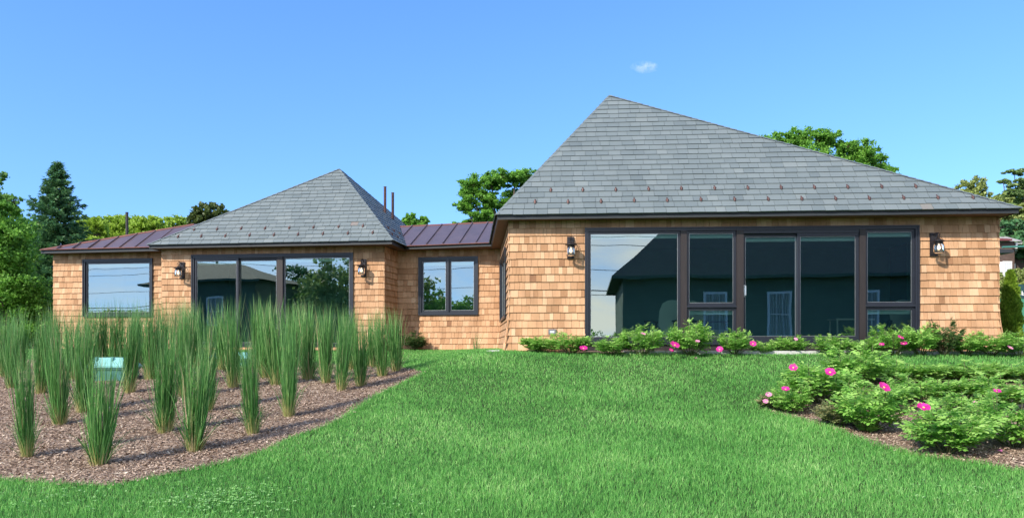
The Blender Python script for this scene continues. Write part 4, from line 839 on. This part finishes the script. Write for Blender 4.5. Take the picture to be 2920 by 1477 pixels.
# spruce
def spruce(px, D, ytop, ybase, halfw, lab, seed=3):
    g = np.random.default_rng(seed); s = D / F; H = (ybase - ytop) * s; zb = EZ + (HZ - ybase) * s; t = empty('spruce_tree', ((px - CX) * s, D, zb)); W_ = halfw * s; P = []; U = []; S = []; mbk = MB()
    mbk.tube([(0, 0, -.3), (0, 0, H * .6), (0, 0, H * .985)], [.16, .09, .012], 8)
    z = H * .995; lv = 0
    while z > .15:
        f = 1 - z / H; Lb = W_ * (f ** .80) * 1.06 + .06; n = int(7 + 9 * f); a0 = g.uniform(0, 6.28)
        for k in range(n):
            a = a0 + 6.283 * k / n + g.normal(0, .14); Lk = Lb * g.uniform(.72, 1.18); zz = z + g.normal(0, .06); d = np.array([math.cos(a), math.sin(a), 0]); sd_ = np.array([-d[1], d[0], 0])
            rise = .35 * (1 - f) + .02; droop = .30 * f
            pt = lambda q: d * Lk * q + np.array([0, 0, zz + Lk * (rise * q - droop * q * (1.15 - .55 * q))])
            mbk.tube([tuple(pt(0)), tuple(pt(.5)), tuple(pt(1))], [.018, .012, .004], 4)
            m = int(5 + Lk * 34)
            for q in g.uniform(.12, 1.0, m):
                w_ = Lk * .26 * (1.1 - q) * g.uniform(-1, 1); p = pt(q) + sd_ * w_ + np.array([0, 0, -.10 * abs(w_) - .02 + g.normal(0, .03)])
                for _ in range(5):
                    uu = d * g.uniform(.3, 1) + sd_ * (np.sign(w_) * g.uniform(0, 1.0)) + np.array([0, 0, g.uniform(-.5, .35)]); P.append(p + g.normal(0, .03, 3)); U.append(uu / np.linalg.norm(uu)); S.append(g.uniform(.07, .15))
        z -= .16 + .12 * f; lv += 1
    P = np.array(P); U = np.array(U); S = np.array(S)[:, None]; n = len(P); Nn = np.cross(U, g.normal(0, 1, (n, 3))); Nn /= np.linalg.norm(Nn, axis=1)[:, None]; B = Nn * S * .16
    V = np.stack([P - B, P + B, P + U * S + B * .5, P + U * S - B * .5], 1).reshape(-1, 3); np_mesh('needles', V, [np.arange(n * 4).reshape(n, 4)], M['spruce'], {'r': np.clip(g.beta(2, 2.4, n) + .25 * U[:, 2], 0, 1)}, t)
    mbk.build('trunk', M['bark'], t); tag(t, lab, 'spruce tree'); print('spruce', n)
spruce(163, 31, 466, 990, 158, 'dark conical spruce standing behind the picture window wing')
# arborvitae
g_ = np.random.default_rng(9); D = 17.2; s = D / F; zb = float(terrain((2882 - CX) * s, D)); t = empty('arborvitae', ((2882 - CX) * s, D, zb)); H = EZ + (HZ - 776) * s - zb; n = 26000
q = g_.random(n) ** .75; rad = .205 * (np.minimum(1, (1 - q) * 1.9) ** .62) * (1 + .10 * np.sin(q * 31 + 3)) * (.92 + .12 * g_.random(n)); a = g_.uniform(0, 6.283, n); rad *= 1 + .10 * np.sin(a * 5 + q * 17); rad *= np.sqrt(g_.uniform(.45, 1, n))
P = np.stack([np.cos(a) * rad, np.sin(a) * rad, q * H], 1); U = np.stack([np.cos(a) * .5, np.sin(a) * .5, np.full(n, .9)], 1) + g_.normal(0, .25, (n, 3)); Tn = np.cross(U, g_.normal(0, 1, (n, 3))); Tn /= np.linalg.norm(Tn, axis=1)[:, None]; S = g_.uniform(.02, .055, n)[:, None]
V = np.stack([P - Tn * S * .25, P + Tn * S * .25, P + U * S * 1.2 + Tn * S * .3, P + U * S * 1.2 - Tn * S * .3], 1).reshape(-1, 3)
np_mesh('foliage', V, [np.arange(n * 4).reshape(n, 4)], M['arbor'], {'r': g_.beta(2, 2, n)}, t); mb = MB(); mb.tube([(0, 0, -.1), (0, 0, H * .9)], [.05, .01], 7); mb.build('trunk', M['bark'], t)
tag(t, 'narrow upright arborvitae beside the house corner', 'arborvitae')
tree('hedge', 'pale green clipped hedge behind the arborvitae', 'hedge', 2890, 30, EZ - .35, [(2860, 800, 30, 26), (2895, 800, 34, 30), (2930, 795, 34, 30), (2850, 850, 40, 60), (2900, 850, 50, 60), (2950, 850, 50, 60)], 'pine_pale', .10, 40, 40, 49, .08, cr=.2)

# ------------------------------------------------------------------ court fence, neighbouring brown house
t = empty('court_fence', at(2900, 1000, 27)); L0 = t.location.copy(); s = 27 / F
def lx(px): return (px - CX) * s - L0.x
def lz(py): return EZ + (HZ - py) * s - L0.z
mb = MB(); mb.tube([(lx(2858), 0, lz(705)), (lx(3100), 0, lz(698))], .035, 8); mb.build('top_rail', M['rail'], t)
for px in (2990, 3090): mb = MB(); mb.tube([(lx(px), 0, -.2), (lx(px), 0, lz(700))], .04, 8); mb.build('post', M['rail'], t)
mb = MB(); mb.box((lx(2846), -.01, lz(1000)), (lx(3100), .01, lz(852))); mb.build('windscreen', M['court_green'], t)
mb = MB(); mb.box((lx(2900), -.02, lz(851)), (lx(3100), .0, lz(811))); ban = mb.build('banner', M['court_banner'], t)
mb = MB()
for (a, b, c, d) in ((2903, 2906, 842, 838), (2906, 2908, 842, 832), (2912, 2914.5, 842, 830), (2914.5, 2919, 842, 840), (2914.5, 2918, 837.5, 835.5), (2922, 2925, 842, 830), (2928, 2936, 842, 839), (2928, 2930.5, 838.6, 830)): mb.box((lx(a), -.028, lz(c)), (lx(b), -.021, lz(d)))
mb.build('lettering', M['white'], ban); tag(t, 'green court fence with a dark teal banner at the far right edge', 'fence')
D = 48; s = D / F; nb = empty('brown_house', ((2890 - CX) * s, D, EZ - .5)); O = nb.location.copy()
def bx(mb, x0, x1, y0, y1, d0, d1): mb.box(((x0 - CX) * s - O.x, d0, EZ + (HZ - y1) * s - O.z), ((x1 - CX) * s - O.x, d1, EZ + (HZ - y0) * s - O.z))
mb = MB(); bx(mb, 2770, 2893, 684, 1000, 0, 6); bx(mb, 2893.1, 3060, 690, 1000, .8, 6.5); mb.build('wall', M['brown_shingle'], nb)
def P3(px, py, d): return ((px - CX) * s - O.x, d, EZ + (HZ - py) * s - O.z)
mb = MB(); mb.mesh([P3(2765, 688, -.3), P3(2904, 688, -.3), P3(2903, 640, 3), P3(2765, 640, 3), P3(2765, 690, -.3), P3(2904, 690, -.3)], [(0, 1, 2, 3), (4, 5, 1, 0)])
mb.mesh([P3(2906, 694, .4), P3(3080, 694, .4), P3(3080, 648, 3), P3(2908, 648, 3)], [(0, 1, 2, 3)]); mb.build('roof', M['grey_roof'], nb)
mb = MB(); mb.mesh([P3(2886, 714, -1.2), P3(3080, 742, -1.2), P3(3080, 712, .7), P3(2886, 706, .7)], [(0, 1, 2, 3)]); mb.build('porch_roof', M['grey_roof'], nb)
mb = MB(); bx(mb, 2896, 2901, 690, 716, -.02, .79); bx(mb, 2909, 2914, 692, 722, .5, .79); mb.build('corner_trim', M['white'], nb)
def nwin(x0, x1, y0, y1, cols, rows, d=-.0):
    mb = MB(); bx(mb, x0, x1, y0, y1, d - .06, d - .005); f = mb.build('window', M['white'], nb); mb = MB(); wx = (x1 - x0 - 4) / cols; wy = (y1 - y0 - 4) / rows
    for i in range(cols):
        for j in range(rows): bx(mb, x0 + 2 + wx * i + .6, x0 + 2 + wx * (i + 1) - .6, y0 + 2 + wy * j + .6, y0 + 2 + wy * (j + 1) - .6, d - .075, d - .061)
    mb.build('pane', M['greyglass'], f)
nwin(2848, 2858, 747, 776, 2, 3); nwin(2858.5, 2884.5, 745, 790, 3, 4); nwin(2902, 2909, 746, 772, 1, 2, .8); nwin(2912, 2918, 748, 770, 1, 2, .8)
tag(nb, 'brown shingled house with grey roofs and white windows beyond the garden', 'house')

# ------------------------------------------------------------------ what the windows mirror: the place behind the camera
def box_house(name, x0, x1, y0, y1, eave, ridge, wins, lab, inset, ov=.6):
    gzz = EZ - 2.1; t = empty(name, ((x0 + x1) / 2, (y0 + y1) / 2, gzz)); ox, oy = t.location.x, t.location.y
    mb = MB(); mb.box((x0 - ox, y0 - oy, 0), (x1 - ox, y1 - oy, EZ + eave - gzz)); mb.build('wall', M['dark_siding'], t)
    e = EZ + eave - gzz; rz = EZ + ridge - gzz; a, b, c, d = x0 - ox - ov, x1 - ox + ov, y0 - oy - ov, y1 - oy + ov; ym = (c + d) / 2
    mb = MB(); mb.mesh([(a, c, e), (b, c, e), (b, d, e), (a, d, e), (a + inset, ym, rz), (b - inset, ym, rz)], [(0, 1, 5, 4), (2, 3, 4, 5), (1, 2, 5), (3, 0, 4), (3, 2, 1, 0)]); mb.build('roof', M['dark_roof'], t)
    mb = MB(); mb.box((a - .02, c - .02, e - .16), (b + .02, c + .04, e)); mb.box((a - .02, d - .04, e - .16), (b + .02, d + .02, e)); mb.box((a - .02, c + .05, e - .16), (a + .03, d - .05, e)); mb.build('gutter', M['dark_siding'], t)
    for (wx, z0_, z1_, ww) in wins:
        mb = MB(); yy_ = y1 - oy; mb.box((wx - ox - ww / 2 - .12, yy_, EZ + z0_ - gzz - .12), (wx - ox + ww / 2 + .12, yy_ + .05, EZ + z1_ - gzz + .12)); f = mb.build('window', M['white'], t)
        mb = MB(); mb.box((wx - ox - ww / 2, yy_ + .051, EZ + z0_ - gzz), (wx - ox + ww / 2, yy_ + .06, EZ + z1_ - gzz)); 
        for q in range(9): xq = wx - ox - ww / 2 + ww * (q + .5) / 9; mb.tube([(xq, yy_ + .062, EZ + z0_ - gzz), (xq, yy_ + .062, EZ + z1_ - gzz)], ww / 22, 8)
        mb.build('curtain', M['curtain'], f); mb = MB(); zm = (z0_ + z1_) / 2; mb.box((wx - ox - ww / 2, yy_ + .13, EZ + zm - gzz - .03), (wx - ox + ww / 2, yy_ + .16, EZ + zm - gzz + .03))
        for q in (1, 2): xq = wx - ox - ww / 2 + ww * q / 3; mb.box((xq - .012, yy_ + .13, EZ + z0_ - gzz), (xq + .012, yy_ + .15, EZ + z1_ - gzz))
        mb.build('muntin', M['white'], f)
    tag(t, lab, 'house'); return t
box_house('dark_house', 3.45, 23, -20, -8.4, 3.75, 9.5, [(8.3, .6, 2.8, 1.0), (11.6, .6, 2.8, 1.0), (16, .6, 2.8, 1.0)], 'dark shingled house across the lawn, mirrored in the main patio window', 6.0)
box_house('dark_house', -35.35, -24.2, -15, -8.3, 4.7, 6.3, [(-27.3, 1.6, 3.4, 1.0)], 'dark hipped house behind the camera, mirrored in the smaller patio door', 4.2)
gm = 'trees behind the camera mirrored in the glass'
def rtree(x, y, h, wdt, m, seed, lab):
    g = np.random.default_rng(seed); y = y + 0.0; t = empty('mirrored_tree', (x, y, EZ - 2.0)); C = g.normal(0, 1, (150, 3)); C /= np.linalg.norm(C, axis=1)[:, None]; C *= g.uniform(.35, 1.05, 150)[:, None]; C = C * np.array([wdt, wdt, h * .42]) + np.array([0, 0, h * .56])
    V, Fq, r = leafcloud(g, C, np.full(150, wdt * .24), 60, .28, .5); np_mesh('crown', V, [Fq], M[m], {'r': r}, t); mb = MB(); mb.tube([(0, 0, 0), (0, 0, h * .8)], [.25, .08], 8); mb.build('trunk', M['bark'], t); tag(t, lab, 'tree', gm)
rtree(-18.6, -10, 8.6, 3.0, 'pine', 61, 'broad dark pine mirrored in the fixed pane of the smaller door'); rtree(-26.0, -17, 8.8, 2.4, 'spruce', 62, 'dark conifer mirrored in the middle pane of the smaller door')
rtree(-15.4, -9.5, 5.9, 2.7, 'leaf_mid', 63, 'low leafy tree mirrored in the casement window, nearer the post'); rtree(-11.8, -10, 5.9, 2.7, 'leaf_mid', 64, 'low leafy tree mirrored in the casement window, outer leaf'); rtree(-22.5, -15, 7.2, 2.4, 'leaf_mid', 65, 'low tree mirrored between the pine and the leafy trees')
rtree(-43, -15, 5.5, 2.2, 'leaf_mid', 68, 'low tree mirrored at the foot of the picture window beside the dark house'); rtree(-47, -16, 5.2, 2.4, 'pine', 69, 'low pine mirrored at the foot of the picture window'); rtree(-60, -22, 4.5, 4, 'leaf_mid', 66, 'distant low tree mirrored at the foot of the picture window'); rtree(-1.5, -40, 4.2, 4, 'leaf_mid', 67, 'distant low tree mirrored at the foot of the big fixed pane')
for i, (z, sg, lab) in enumerate([(8.6, .7, 'topmost overhead cable'), (8.0, .8, 'second overhead cable from the top'), (6.0, .6, 'middle overhead cable'), (4.4, .5, 'fourth overhead cable, thick'), (4.0, .4, 'lowest overhead cable')]):
    mb = MB()
    for a, b in ((-75, -38), (-38, -6), (-6, 44)): mb.tube([(a + (b - a) * q, -24 + .3 * i, EZ + z - sg * 4 * q * (1 - q)) for q in np.linspace(0, 1, 12)], .022 if i != 3 else .04, 5)
    o = mb.build('overhead_cable', M['cable']); tag(o, lab + ' behind the camera, mirrored in the windows', 'cable', 'overhead cables')
for i, x in enumerate((-75, -38, -6, 44)):
    mb = MB(); mb.tube([(x, -24.5, EZ - 2.2), (x, -24.5, EZ + 9.2)], [.16, .11], 10); mb.box((x - .9, -24.6, EZ + 8.5), (x + .9, -24.4, EZ + 8.65)); o = mb.build('utility_pole', M['bark']); tag(o, ['far leftmost', 'second', 'third', 'rightmost'][i] + ' wooden utility pole behind the camera carrying cables', 'pole', 'utility poles')

# ------------------------------------------------------------------ small cloud
m = bpy.data.materials.new('cloud'); m.use_nodes = True; nt = m.node_tree; N = nt.nodes; L = nt.links.new; N.remove(N['Principled BSDF'])
v = N.new('ShaderNodeVolumePrincipled'); v.inputs['Color'].default_value = (1, 1, 1, 1); v.inputs['Anisotropy'].default_value = .0
tc = N.new('ShaderNodeTexCoord'); n1 = N.new('ShaderNodeTexNoise'); n1.inputs['Scale'].default_value = .13; n1.inputs['Detail'].default_value = 5; n1.inputs['Roughness'].default_value = .6; L(tc.outputs['Object'], n1.inputs['Vector'])
mr = N.new('ShaderNodeMapRange'); mr.inputs['From Min'].default_value = .44; mr.inputs['From Max'].default_value = .66; mr.inputs['To Max'].default_value = .16; L(n1.outputs['Fac'], mr.inputs['Value'])
ln = N.new('ShaderNodeVectorMath'); ln.operation = 'LENGTH'; mpn = N.new('ShaderNodeMapping'); mpn.inputs['Scale'].default_value = (1 / 19, 1 / 9, 1 / 8.5); L(tc.outputs['Object'], mpn.inputs[0]); L(mpn.outputs[0], ln.inputs[0])
m2 = N.new('ShaderNodeMapRange'); m2.inputs['From Min'].default_value = 1; m2.inputs['From Max'].default_value = .35; L(ln.outputs['Value'], m2.inputs['Value']); mm = N.new('ShaderNodeMath'); mm.operation = 'MULTIPLY'; L(mr.outputs[0], mm.inputs[0]); L(m2.outputs[0], mm.inputs[1]); L(mm.outputs[0], v.inputs['Density']); L(v.outputs[0], N['Material Output'].inputs['Volume'])
mb = MB(); mb.lathe([(0.01, -8.5), (9, -7), (16, -4.5), (19, 0), (16, 4.5), (9, 7), (.01, 8.5)], (0, 0, 0), 20); o = mb.build('cloud', m); o.scale = (1, .5, 1); o.location = at(1838, 192, 900); tag(o, 'small white wisp of cloud above the main roof ridge', 'cloud', kind='thing')
print('objects', len(bpy.data.objects))
